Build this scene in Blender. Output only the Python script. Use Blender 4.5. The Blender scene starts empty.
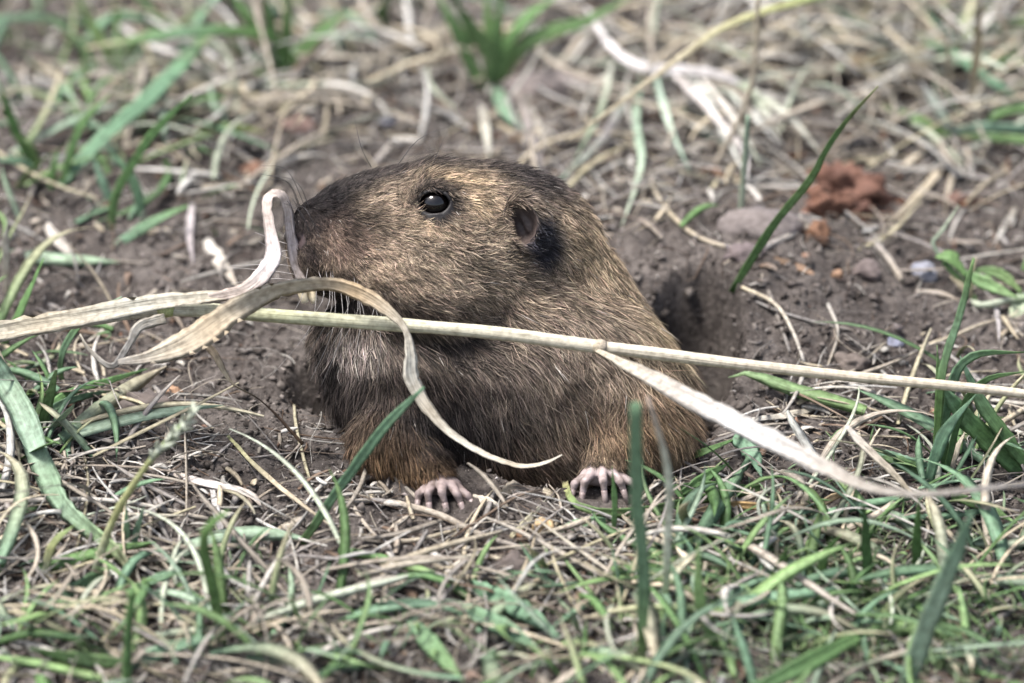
import bpy, math, random
import numpy as np
from mathutils import Vector

random.seed(7)
rng = np.random.default_rng(11)
sc = bpy.context.scene
COL = sc.collection

# ------------------------------------------------------------------ camera
S = 0.000175            # metres per picture pixel at the focus distance
D = 1.5                 # focus distance, metres
PITCH = math.radians(30)
cp, sp = math.cos(PITCH), math.sin(PITCH)
RIGHT = np.array([1.0, 0, 0]); UP = np.array([0, sp, cp]); BACK = np.array([0, -cp, sp])
FOC = np.array([0, 0, S * (158.5 * cp - 90 * sp)])
CAM = FOC + BACK * D
cam = bpy.data.cameras.new('camera'); camo = bpy.data.objects.new('camera', cam); COL.objects.link(camo)
camo.location = CAM; camo.rotation_euler = (math.pi / 2 - PITCH, 0, 0)
cam.sensor_width = 36; cam.lens = 36 * D / (1024 * S)
cam.clip_start = 0.05; cam.clip_end = 200
cam.dof.use_dof = True; cam.dof.focus_distance = D - 0.009; cam.dof.aperture_fstop = 11.5
sc.camera = camo

# ------------------------------------------------------------------ world, sun, exposure
SUN_EL, SUN_AZ = math.radians(70), math.radians(-85)     # azimuth: 0 = behind the animal, negative = picture left
w = bpy.data.worlds.new('World'); sc.world = w; w.use_nodes = True
nt = w.node_tree; nt.nodes.clear()
sky = nt.nodes.new('ShaderNodeTexSky'); sky.sky_type = 'NISHITA'; sky.sun_disc = False
sky.sun_elevation = SUN_EL; sky.sun_rotation = SUN_AZ; sky.dust_density = 4; sky.air_density = 1.0
hs = nt.nodes.new('ShaderNodeHueSaturation'); hs.inputs['Saturation'].default_value = 0.68
bg = nt.nodes.new('ShaderNodeBackground'); bg.inputs['Strength'].default_value = 0.072
wo = nt.nodes.new('ShaderNodeOutputWorld')
nt.links.new(sky.outputs[0], hs.inputs['Color']); nt.links.new(hs.outputs[0], bg.inputs[0]); nt.links.new(bg.outputs[0], wo.inputs[0])
sl = bpy.data.lights.new('sun', 'SUN'); sl.energy = 1.5; sl.angle = math.radians(16); sl.color = (1.0, 0.98, 0.96)
so = bpy.data.objects.new('sun', sl); COL.objects.link(so)
sdir = Vector((math.sin(SUN_AZ) * math.cos(SUN_EL), math.cos(SUN_AZ) * math.cos(SUN_EL), math.sin(SUN_EL)))
so.rotation_euler = sdir.to_track_quat('Z', 'Y').to_euler(); so.location = sdir * 5
vs = sc.view_settings; vs.view_transform = 'Standard'; vs.look = 'None'; vs.gamma = 1; vs.exposure = 2.3
vs.use_curve_mapping = False
sc.cycles.use_denoising = True
sc.cycles.max_bounces = 5; sc.cycles.diffuse_bounces = 3; sc.cycles.glossy_bounces = 2
sc.cycles.transmission_bounces = 3; sc.cycles.transparent_max_bounces = 4
sc.cycles_curves.shape = 'RIBBONS'

# ------------------------------------------------------------------ pixel <-> place
def ray(u, v):
    return -BACK + RIGHT * (u - 512) * S / D - UP * (v - 341.5) * S / D
def P(u, v, z):                                   # z: picture pixels towards the camera from the focus plane
    return CAM + ray(u, v) * (D - z * S)
def Parr(a):
    a = np.asarray(a, float)
    d = -BACK[None] + RIGHT[None] * ((a[:, 0:1] - 512) * S / D) - UP[None] * ((a[:, 1:2] - 341.5) * S / D)
    return CAM[None] + d * (D - a[:, 2:3] * S)
def A3(a):                                        # affine body frame (no perspective): body is built as a solid
    a = np.asarray(a, float)
    return FOC[None] + RIGHT[None] * ((a[:, 0:1] - 512) * S) - UP[None] * ((a[:, 1:2] - 341.5) * S) + BACK[None] * (a[:, 2:3] * S)
def unproj(w):                                    # world -> pixel u, v
    q = w - CAM[None]; dep = -(q @ BACK)
    return 512 + (q @ RIGHT) / dep * D / S, 341.5 - (q @ UP) / dep * D / S

# ------------------------------------------------------------------ noise
def _h(ix, iy, iz, seed):
    h = (ix.astype(np.int64) * 374761393 + iy.astype(np.int64) * 668265263 + iz.astype(np.int64) * 2147483647 + seed * 1274126177) & 0xffffffff
    h = ((h ^ (h >> 13)) * 1274126177) & 0xffffffff
    h = ((h ^ (h >> 16)) * 2246822519) & 0xffffffff
    return ((h ^ (h >> 15)) & 0xffffff) / float(0xffffff)
def vnoise(x, y, z=None, seed=0):
    x = np.asarray(x, float); y = np.asarray(y, float)
    z = np.zeros_like(x) if z is None else np.asarray(z, float)
    ix, iy, iz = np.floor(x), np.floor(y), np.floor(z)
    fx, fy, fz = x - ix, y - iy, z - iz
    fx, fy, fz = [f * f * f * (f * (f * 6 - 15) + 10) for f in (fx, fy, fz)]
    r = 0
    for dx in (0, 1):
        for dy in (0, 1):
            for dz in (0, 1):
                r = r + _h(ix + dx, iy + dy, iz + dz, seed) * (fx if dx else 1 - fx) * (fy if dy else 1 - fy) * (fz if dz else 1 - fz)
    return r * 2 - 1
def vnoise2(x, y, seed=0):
    x = np.asarray(x, float); y = np.asarray(y, float)
    ix, iy = np.floor(x), np.floor(y); fx, fy = x - ix, y - iy
    fx, fy = [f * f * f * (f * (f * 6 - 15) + 10) for f in (fx, fy)]
    z = np.zeros_like(ix); r = 0
    for dx in (0, 1):
        for dy in (0, 1):
            r = r + _h(ix + dx, iy + dy, z, seed) * (fx if dx else 1 - fx) * (fy if dy else 1 - fy)
    return r * 2 - 1
def fbm2(x, y, o=4, seed=0, g=0.5):
    r = 0; a = 1; t = 0
    for k in range(o):
        r = r + a * vnoise2(x * 2 ** k + 17.3 * k, y * 2 ** k - 9.1 * k, seed + k); t += a; a *= g
    return r / t
def sstep(a, b, x):
    t = np.clip((x - a) / (b - a), 0, 1); return t * t * (3 - 2 * t)

# ------------------------------------------------------------------ ground height
def g0(u, v):
    r = ray(u, v); t = -CAM[2] / r[2]; return CAM + r * t
BODY_C = A3([[566, 408, -62]])[0]                # middle of the trunk, in the burrow
HX, HY = BODY_C[0] - 0.0005, BODY_C[1] + 0.001
RGAP = g0(696, 362)
LGAP = g0(334, 396)
BANK = g0(748, 296)
MND = g0(120, 480); PAWG = [g0(446, 505), g0(602, 494)]
def gz(x, y, detail=True):
    x = np.asarray(x, float); y = np.asarray(y, float)
    h = 0.0030 * fbm2(x * 14, y * 14, 2, 3)
    h = h * sstep(0.0, 0.05, np.hypot(x - HX, y - HY) - 0.02)
    h = h + 0.0100 * np.exp(-(((x - BANK[0]) / 0.028) ** 2 + ((y - BANK[1]) / 0.030) ** 2))
    h = h + 0.003 * np.exp(-(((x - MND[0]) / 0.05) ** 2 + ((y - MND[1]) / 0.04) ** 2))
    n = 0.12 * fbm2(x * 90, y * 90, 3, 21)
    r = np.hypot((x - HX) / 0.0272, (y - HY) / 0.0290) + n
    r2 = np.hypot((x - RGAP[0]) / 0.0085, (y - RGAP[1]) / 0.019) + n
    r3 = np.hypot((x - LGAP[0]) / 0.0085, (y - LGAP[1]) / 0.010) + n
    hole = np.maximum(0.034 * (1 - sstep(0.62, 1.08, r)), 0.034 * (1 - sstep(0.55, 1.08, r2)))
    hole = np.maximum(hole, 0.012 * (1 - sstep(0.2, 1.2, r3)))
    h = h - hole
    h = h + 0.0012 * np.exp(-((r - 1.25) / 0.18) ** 2)
    for q in PAWG: h = h - 0.0012 * np.exp(-(((x - q[0]) / 0.007) ** 2 + ((y - q[1]) / 0.006) ** 2))
    if detail:
        f = 1.0
        h = h + 0.0011 * fbm2(x * 110, y * 110, 4, 5, 0.62) * f
        c = vnoise2(x * 330, y * 330, 40); h = h + 0.0010 * np.abs(c); c = vnoise2(x * 170 + y * 60, y * 170 - x * 60, 41); h = h + 0.0013 * np.abs(c)
        h = h + 0.0006 * fbm2(x * 700, y * 700, 2, 8)
    return h
def gz1(x, y):
    return float(gz(np.array([x]), np.array([y]), False)[0]) + 0.0010
def G(u, v, hpx=0.0):                             # point on the ground (plus hpx pixels of height) seen at pixel u, v
    r = ray(u, v); t = -CAM[2] / r[2]
    for k in range(10):
        p = CAM + r * t
        h = max(gz1(p[0], p[1]), -0.004) + hpx * S
        t = 0.4 * t + 0.6 * ((h - CAM[2]) / r[2])
    return CAM + r * t
def onY(u, v, Y):
    r = ray(u, v); t = (Y - CAM[1]) / r[1]; return CAM + r * t

# ------------------------------------------------------------------ materials
def mat(name):
    m = bpy.data.materials.new(name); m.use_nodes = True; m.node_tree.nodes.clear(); return m, m.node_tree
def N(nt, t, **kw):
    n = nt.nodes.new(t)
    for k, val in kw.items():
        if hasattr(n, k): setattr(n, k, val)
    return n
def ramp(nt, stops):
    r = nt.nodes.new('ShaderNodeValToRGB'); e = r.color_ramp.elements
    while len(e) < len(stops): e.new(0.5)
    for k, (p, c) in enumerate(stops): e[k].position = p; e[k].color = (*c, 1)
    return r

def make_soil():
    m, t = mat('soil'); L = t.links.new
    g = N(t, 'ShaderNodeNewGeometry')
    mp = N(t, 'ShaderNodeMapping'); mp.inputs['Scale'].default_value = (1000, 1000, 1000); L(g.outputs['Position'], mp.inputs[0])
    n1 = N(t, 'ShaderNodeTexNoise'); n1.inputs['Scale'].default_value = 0.07; n1.inputs['Detail'].default_value = 6; n1.inputs['Roughness'].default_value = 0.65
    n2 = N(t, 'ShaderNodeTexNoise'); n2.inputs['Scale'].default_value = 0.9; n2.inputs['Detail'].default_value = 5; n2.inputs['Roughness'].default_value = 0.7
    n3 = N(t, 'ShaderNodeTexNoise'); n3.inputs['Scale'].default_value = 2.6; n3.inputs['Detail'].default_value = 3
    for n in (n1, n2, n3): L(mp.outputs[0], n.inputs['Vector'])
    r1 = ramp(t, [(0.3, (0.048, 0.041, 0.037)), (0.52, (0.096, 0.083, 0.075)), (0.75, (0.165, 0.145, 0.132))]); L(n1.outputs[0], r1.inputs[0])
    r2 = ramp(t, [(0.3, (0.45, 0.43, 0.42)), (0.5, (0.95, 0.95, 0.95)), (0.72, (1.5, 1.48, 1.45))]); L(n2.outputs[0], r2.inputs[0])
    mx = N(t, 'ShaderNodeMixRGB', blend_type='MULTIPLY'); mx.inputs[0].default_value = 1; L(r1.outputs[0], mx.inputs[1]); L(r2.outputs[0], mx.inputs[2])
    r3 = ramp(t, [(0.66, (0, 0, 0)), (0.74, (1, 1, 1))]); L(n3.outputs[0], r3.inputs[0])
    mx2 = N(t, 'ShaderNodeMixRGB'); L(r3.outputs[0], mx2.inputs[0]); L(mx.outputs[0], mx2.inputs[1]); mx2.inputs[2].default_value = (0.33, 0.29, 0.26, 1)
    b = N(t, 'ShaderNodeBsdfPrincipled'); b.inputs['Roughness'].default_value = 0.95; b.inputs['Specular IOR Level'].default_value = 0.05
    L(mx2.outputs[0], b.inputs['Base Color'])
    bm = N(t, 'ShaderNodeBump'); bm.inputs['Strength'].default_value = 1.0; bm.inputs['Distance'].default_value = 0.0011
    L(n2.outputs[0], bm.inputs['Height']); L(bm.outputs[0], b.inputs['Normal'])
    o = N(t, 'ShaderNodeOutputMaterial'); L(b.outputs[0], o.inputs[0]); return m

def make_tint(name, rough=0.6, trans=0.0, streak=True, spec=0.3, streak_amt=0.35, spot=0.0, bump=0.0):
    """colour comes from the 'tint' attribute of the mesh, broken up by streaks along the blade (uv) and flecks"""
    m, t = mat(name); L = t.links.new
    a = N(t, 'ShaderNodeAttribute', attribute_name='tint')
    colr = a.outputs['Color']; hgt = None
    if streak:
        uv = N(t, 'ShaderNodeAttribute', attribute_name='bladeuv')
        mp = N(t, 'ShaderNodeMapping'); mp.inputs['Scale'].default_value = (9, 1.6, 1); L(uv.outputs['Vector'], mp.inputs[0])
        n = N(t, 'ShaderNodeTexNoise'); n.inputs['Scale'].default_value = 1.0; n.inputs['Detail'].default_value = 3; L(mp.outputs[0], n.inputs['Vector'])
        r = ramp(t, [(0.25, (1 - streak_amt,) * 3), (0.75, (1 + streak_amt * 0.8,) * 3)]); L(n.outputs[0], r.inputs[0])
        mx = N(t, 'ShaderNodeMixRGB', blend_type='MULTIPLY'); mx.inputs[0].default_value = 1
        L(colr, mx.inputs[1]); L(r.outputs[0], mx.inputs[2]); colr = mx.outputs[0]; hgt = n.outputs[0]
    g = N(t, 'ShaderNodeNewGeometry')
    n2 = N(t, 'ShaderNodeTexNoise'); n2.inputs['Scale'].default_value = 900; n2.inputs['Detail'].default_value = 4; L(g.outputs['Position'], n2.inputs['Vector'])
    r2 = ramp(t, [(0.3, (0.68, 0.66, 0.64)), (0.6, (1.12, 1.12, 1.12))]); L(n2.outputs[0], r2.inputs[0])
    mx2 = N(t, 'ShaderNodeMixRGB', blend_type='MULTIPLY'); mx2.inputs[0].default_value = 1
    L(colr, mx2.inputs[1]); L(r2.outputs[0], mx2.inputs[2]); colr = mx2.outputs[0]
    b = N(t, 'ShaderNodeBsdfPrincipled'); b.inputs['Roughness'].default_value = rough; b.inputs['Specular IOR Level'].default_value = spec
    L(colr, b.inputs['Base Color'])
    if bump:
        bm = N(t, 'ShaderNodeBump'); bm.inputs['Strength'].default_value = bump; bm.inputs['Distance'].default_value = 0.0004
        L(hgt if hgt else n2.outputs[0], bm.inputs['Height']); L(bm.outputs[0], b.inputs['Normal'])
    o = N(t, 'ShaderNodeOutputMaterial')
    if trans:
        tr = N(t, 'ShaderNodeBsdfTranslucent'); L(colr, tr.inputs[0])
        ms = N(t, 'ShaderNodeMixShader'); ms.inputs[0].default_value = trans
        L(b.outputs[0], ms.inputs[1]); L(tr.outputs[0], ms.inputs[2]); L(ms.outputs[0], o.inputs[0])
    else:
        L(b.outputs[0], o.inputs[0])
    return m

M_SOIL = make_soil()
M_GREEN = make_tint('green_blade', 0.5, 0.28, True, 0.25, 0.28, bump=0.35)
M_DRY = make_tint('dry_blade', 0.7, 0.18, True, 0.2, 0.32, bump=0.7)
M_CRUMB = make_tint('soil_crumb', 0.95, 0, False, 0.05, bump=0.8)
M_STONE = make_tint('stone', 0.8, 0, False, 0.3, bump=0.6)
M_SKIN = make_tint('skin', 0.55, 0, False, 0.3, bump=0.3)
M_CLAW = make_tint('claw', 0.4, 0, False, 0.4)
def make_eye():
    m, t = mat('eye_black'); b = N(t, 'ShaderNodeBsdfPrincipled'); o = N(t, 'ShaderNodeOutputMaterial')
    b.inputs['Base Color'].default_value = (0.003, 0.002, 0.002, 1); b.inputs['Roughness'].default_value = 0.05
    b.inputs['Specular IOR Level'].default_value = 0.5; b.inputs['Coat Weight'].default_value = 0.0; b.inputs['Coat Roughness'].default_value = 0.02
    t.links.new(b.outputs[0], o.inputs[0]); return m
M_EYE = make_eye()
def make_fur():
    m, t = mat('fur'); L = t.links.new
    a = N(t, 'ShaderNodeAttribute', attribute_name='tint')
    b = N(t, 'ShaderNodeBsdfPrincipled'); b.inputs['Roughness'].default_value = 0.6; b.inputs['Specular IOR Level'].default_value = 0.12
    L(a.outputs['Color'], b.inputs['Base Color'])
    o = N(t, 'ShaderNodeOutputMaterial'); L(b.outputs[0], o.inputs[0]); return m
M_FUR = make_fur()

# ------------------------------------------------------------------ objects
def mesh_obj(name, verts, faces, material, parent=None, tint=None, uv=None, smooth=True):
    me = bpy.data.meshes.new(name)
    verts = np.asarray(verts, np.float32)
    if isinstance(faces, np.ndarray):
        nf, k = faces.shape
        me.vertices.add(len(verts)); me.vertices.foreach_set('co', verts.ravel())
        me.loops.add(nf * k); me.loops.foreach_set('vertex_index', faces.astype(np.int32).ravel())
        me.polygons.add(nf); me.polygons.foreach_set('loop_start', np.arange(0, nf * k, k, dtype=np.int32))
        me.update(calc_edges=True)
    else:
        me.from_pydata([tuple(map(float, v)) for v in verts], [], faces)
    if smooth: me.polygons.foreach_set('use_smooth', np.ones(len(me.polygons), bool))
    if tint is not None:
        at = me.attributes.new('tint', 'FLOAT_COLOR', 'POINT')
        tt = np.asarray(tint, np.float32)
        if tt.ndim == 1: tt = np.repeat(tt[None, :3], len(verts), 0)
        at.data.foreach_set('color', np.concatenate([tt[:, :3], np.ones((len(tt), 1), np.float32)], 1).ravel())
    if uv is not None:
        at = me.attributes.new('bladeuv', 'FLOAT_VECTOR', 'POINT')
        u3 = np.concatenate([np.asarray(uv, np.float32), np.zeros((len(uv), 1), np.float32)], 1)
        at.data.foreach_set('vector', u3.ravel())
    me.materials.append(material); me.update()
    o = bpy.data.objects.new(name, me); COL.objects.link(o)
    if parent is not None:
        o.parent = parent; o.matrix_parent_inverse = parent.matrix_basis.inverted()
    return o
def tag(o, label, cat, group=None):
    o['label'] = label; o['category'] = cat
    if group: o['group'] = group
    return o
def thing(name, label, cat, loc, group=None):
    o = bpy.data.objects.new(name, None); COL.objects.link(o); o.location = loc; o.empty_display_size = 0.005
    bpy.context.view_layer.update()
    return tag(o, label, cat, group)

# ------------------------------------------------------------------ blade and tube builders
def catmull(p, n):
    p = np.asarray(p, float)
    if len(p) == 2: p = np.array([p[0], (p[0] + p[1]) / 2, p[1]])
    q = np.vstack([2 * p[0] - p[1], p, 2 * p[-1] - p[-2]])
    seg = np.linalg.norm(np.diff(p[:, :3], axis=0), axis=1); cum = np.r_[0, np.cumsum(seg)] / max(seg.sum(), 1e-9)
    ts = np.linspace(0, 1, n); out = []
    for t in ts:
        k = min(int(np.searchsorted(cum, t, 'right')) - 1, len(p) - 2)
        f = (t - cum[k]) / max(cum[k + 1] - cum[k], 1e-9)
        a, b, c, d = q[k], q[k + 1], q[k + 2], q[k + 3]
        out.append(0.5 * ((2 * b) + (c - a) * f + (2 * a - 5 * b + 4 * c - d) * f * f + (3 * b - a - 3 * c + d) * f ** 3))
    return np.array(out)
def nrm(a):
    return a / np.maximum(np.linalg.norm(a, axis=-1, keepdims=True), 1e-12)
def ribbon(pts, wid, facing=None, twist=(0, 0), fold=0.25, thick=0.00012, n=18, seed=0, wavy=0.0):
    """a solid leaf blade: 8 vertices a ring, creased along the midrib"""
    pw = np.concatenate([np.asarray(pts, float), np.asarray(wid, float)[:, None]], 1)
    c = catmull(pw, n); wd = np.maximum(c[:, 3], 0.00005); c = c[:, :3]
    T = nrm(np.gradient(c, axis=0))
    f = BACK if facing is None else np.asarray(facing)
    if isinstance(f, np.ndarray) and f.ndim == 1: f = np.repeat(f[None], n, 0)
    side = nrm(np.cross(T, f)); nn = np.cross(side, T)
    a = np.radians(np.linspace(twist[0], twist[1], n))[:, None]
    side, nn = side * np.cos(a) + nn * np.sin(a), nn * np.cos(a) - side * np.sin(a)
    r = np.random.default_rng(seed)
    prof = [(-1, 0), (-.5, 1), (0, 1.3), (.5, 1), (1, 0), (.5, -1), (0, -1.3), (-.5, -1)]
    rings = []; uvs = []
    wob = wavy * np.interp(np.linspace(0, 1, n), np.linspace(0, 1, 7), r.normal(size=7))
    for k, (x, s) in enumerate(prof):
        jit = 1 + 0.07 * r.normal(size=n) + 0.10 * np.interp(np.linspace(0, 1, n), np.linspace(0, 1, 9), r.normal(size=9)) if x in (-1, 1) else 1
        off = fold * abs(x) * wd / 2 + s * thick / 2 + wob * x * wd / 2
        rings.append(c + side * (x * wd / 2 * jit)[:, None] + nn * off[:, None])
        uvs.append(np.stack([np.full(n, x * .5 + .5 + seed % 17), np.linspace(0, 1, n) * 6 + seed % 13], 1))
    V = np.stack(rings, 1).reshape(-1, 3); U = np.stack(uvs, 1).reshape(-1, 2)
    F = []
    for i in range(n - 1):
        for j in range(8):
            F.append((i * 8 + j, i * 8 + (j + 1) % 8, (i + 1) * 8 + (j + 1) % 8, (i + 1) * 8 + j))
    F.append(tuple(range(7, -1, -1))); F.append(tuple((n - 1) * 8 + j for j in range(8)))
    return V, F, U, np.repeat(np.linspace(0, 1, n), 8)
def tube(pts, rad, n=16, sides=8, seed=0, lumpy=0.05):
    pw = np.concatenate([np.asarray(pts, float), np.asarray(rad, float)[:, None]], 1)
    c = catmull(pw, n); rd = np.maximum(c[:, 3], 0.00002); c = c[:, :3]
    T = nrm(np.gradient(c, axis=0)); s = nrm(np.cross(T, BACK + 0.01)); b = np.cross(s, T)
    r = np.random.default_rng(seed); rd = rd * (1 + lumpy * r.normal(size=n))
    V = []; U = []
    for j in range(sides):
        a = 2 * math.pi * j / sides
        V.append(c + s * (math.cos(a) * rd)[:, None] + b * (math.sin(a) * rd)[:, None])
        U.append(np.stack([np.full(n, 0.5 + 0.5 * math.cos(a) + seed % 17), np.linspace(0, 1, n) * 8 + seed % 13], 1))
    V = np.stack(V, 1).reshape(-1, 3); U = np.stack(U, 1).reshape(-1, 2); F = []
    for i in range(n - 1):
        for j in range(sides):
            F.append((i * sides + j, i * sides + (j + 1) % sides, (i + 1) * sides + (j + 1) % sides, (i + 1) * sides + j))
    F.append(tuple(range(sides - 1, -1, -1))); F.append(tuple((n - 1) * sides + j for j in range(sides)))
    return V, F, U, np.repeat(np.linspace(0, 1, n), sides)

C = dict(green=(.115, .205, .075), blue=(.155, .255, .16), light=(.215, .325, .13), dark=(.080, .150, .060), straw=(.50, .43, .31),
         beige=(.39, .34, .275), bleach=(.50, .47, .42), white=(.54, .52, .48), ochre=(.42, .28, .12), brown=(.17, .115, .08), sage=(.28, .36, .26),
         yellow=(.36, .37, .18), grey=(.29, .265, .245), pale=(.42, .46, .35), redbr=(.16, .09, .06), darkbr=(.085, .06, .05))
def tints(t, cols):
    cs = np.array([C[k] if isinstance(k, str) else k for k in cols], float)
    x = np.linspace(0, 1, len(cs)); return np.stack([np.interp(t, x, cs[:, k]) for k in range(3)], 1)
_bc = [0]
def world_pts(mode, pts, lean):
    if mode == 'e':
        b = G(pts[0][0], pts[0][1], -2); out = [b]; L = max(len(pts) - 1, 1)
        for k, q in enumerate(pts[1:], 1): out.append(onY(q[0], q[1], b[1] - lean * S * (k / L) ** 1.5))
        return np.array(out)
    if mode == 'g': return np.array([G(q[0], q[1], q[2] if len(q) > 2 else 1.5) for q in pts])
    return np.array([P(*q) for q in pts])
def blade(mode, pts, wpx, cols, name='blade', parent=None, lean=None, kind='blade', taper=True, fold=None, twist=None, material=None, wavy=0.05, n=18):
    _bc[0] += 1; sd = _bc[0]; r = random.Random(sd)
    lean = r.uniform(-25, 25) if lean is None else lean
    wp = world_pts(mode, pts, lean)
    k = len(wp)
    if isinstance(wpx, (int, float)):
        prof = {'blade': [.62, .95, 1.0, .8, .06], 'dry': [.7, .9, 1, .8, .3], 'even': [1, 1, 1, 1, .85], 'leaf': [.3, .9, 1, .75, .05]}[kind]
        wpx = [wpx * np.interp(i / (k - 1), np.linspace(0, 1, 5), prof) for i in range(k)]
        if k == 2: wp = np.array([wp[0], (wp[0] + wp[1]) / 2, wp[1]]); wpx = [wpx[0], max(wpx) * 1.2, wpx[1]]
    wid = np.array(wpx) * S
    tw = (r.uniform(-25, 25), r.uniform(-40, 40)) if twist is None else twist
    green = cols[0] in ('green', 'blue', 'light', 'dark', 'sage', 'yellow', 'pale')
    V, F, U, t = ribbon(wp, wid, None, tw, r.uniform(.15, .45) if fold is None else fold, 0.00016, n, sd, wavy)
    m = material or (M_GREEN if green else M_DRY)
    f = r.uniform(.82, 1.18); tn = tints(t, cols) * np.array([f * r.uniform(.95, 1.05), f, f * r.uniform(.9, 1.1)])
    return mesh_obj(name, V, F, m, parent, tn, U)
def stalk(mode, pts, wpx, cols, name='stalk', parent=None, lean=None, n=18, lumpy=.08, sides=8):
    _bc[0] += 1; sd = _bc[0]; r = random.Random(sd)
    wp = world_pts(mode, pts, 0 if lean is None else lean); k = len(wp)
    if isinstance(wpx, (int, float)): wpx = [wpx * np.interp(i / (k - 1), [0, 1], [1, .75]) for i in range(k)]
    V, F, U, t = tube(wp, np.array(wpx) * S / 2, n, sides, sd, lumpy)
    green = cols[0] in ('green', 'blue', 'light', 'dark', 'sage', 'yellow', 'pale')
    f = r.uniform(.85, 1.15)
    return mesh_obj(name, V, F, M_GREEN if green else M_DRY, parent, tints(t, cols) * f, U)

# ================================================================== GROUND
def axis(a, b, step, far, ratio=1.12):
    core = list(np.arange(a, b + step / 2, step)); s = step; lo = [a]; hi = [core[-1]]
    while hi[-1] < far: s *= ratio; hi.append(hi[-1] + s)
    s = step
    while lo[-1] > -far: s *= ratio; lo.append(lo[-1] - s)
    return np.array(lo[:0:-1] + core + hi[1:])
gx = axis(-0.1, 0.1, 0.0006, 40); gy = axis(-0.075, 0.15, 0.0006, 40)
XX, YY = np.meshgrid(gx, gy, indexing='ij')
ZZ = gz(XX, YY)
far = np.hypot(XX, YY); ZZ = ZZ * (1 - sstep(1, 4, far))
nx, ny = XX.shape
gi = np.arange(nx * ny).reshape(nx, ny)
gf = np.stack([gi[:-1, :-1], gi[1:, :-1], gi[1:, 1:], gi[:-1, 1:]], -1).reshape(-1, 4)
ground = mesh_obj('ground', np.stack([XX, YY, ZZ], -1).reshape(-1, 3), gf, M_SOIL)
ground['kind'] = 'structure'; ground['label'] = 'grey brown crumbly soil with a burrow opening'

# ================================================================== GOPHER
def ell(p, c, r, rot=0):
    x, y, z = p[0] - c[0], p[1] - c[1], p[2] - c[2]
    if rot:
        ca, sa = math.cos(math.radians(rot)), math.sin(math.radians(rot)); x, y = x * ca + y * sa, -x * sa + y * ca
    k0 = np.sqrt((x / r[0]) ** 2 + (y / r[1]) ** 2 + (z / r[2]) ** 2)
    k1 = np.sqrt((x / r[0] ** 2) ** 2 + (y / r[1] ** 2) ** 2 + (z / r[2] ** 2) ** 2)
    return k0 * (k0 - 1) / np.maximum(k1, 1e-6)
def cone(p, a, b, ra, rb):
    a = np.array(a, float); ba = np.array(b, float) - a; l2 = ba @ ba
    t = np.clip(((p[0] - a[0]) * ba[0] + (p[1] - a[1]) * ba[1] + (p[2] - a[2]) * ba[2]) / l2, 0, 1)
    return np.sqrt((p[0] - a[0] - t * ba[0]) ** 2 + (p[1] - a[1] - t * ba[1]) ** 2 + (p[2] - a[2] - t * ba[2]) ** 2) - (ra + t * (rb - ra))
def smin(a, b, k):
    h = np.clip(0.5 + 0.5 * (b - a) / k, 0, 1); return b + (a - b) * h - k * h * (1 - h)
def smax(a, b, k): return -smin(-a, -b, k)

EYE = [435, 204, 0]; EAR = [524, 224, 0]
PAWS = []
def paw(c, wrist, digits):
    PAWS.append((c, wrist, digits))
# digits: (base), (knuckle), (tip)
zg = lambda v: 90 + (v - 500) / math.tan(PITCH)
paw((442, 484, 100), (432, 462, 84),
    [((428, 486, 107), (420, 492, 116), (418, 510, 116)), ((434, 483, 112), (429, 491, 125), (432, 518, 121)),
     ((443, 482, 114), (443, 490, 128), (451, 521, 124)), ((452, 483, 112), (458, 492, 124), (467, 516, 120)),
     ((459, 487, 107), (468, 494, 114), (476, 506, 113))])
paw((600, 474, 86), (604, 452, 76),
    [((585, 475, 91), (574, 482, 98), (570, 500, 96)), ((591, 471, 97), (584, 480, 108), (578, 511, 101)),
     ((601, 470, 99), (602, 479, 111), (605, 507, 105)), ((611, 471, 97), (619, 480, 107), (627, 503, 101)),
     ((618, 475, 92), (631, 481, 96), (638, 493, 98))])

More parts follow.
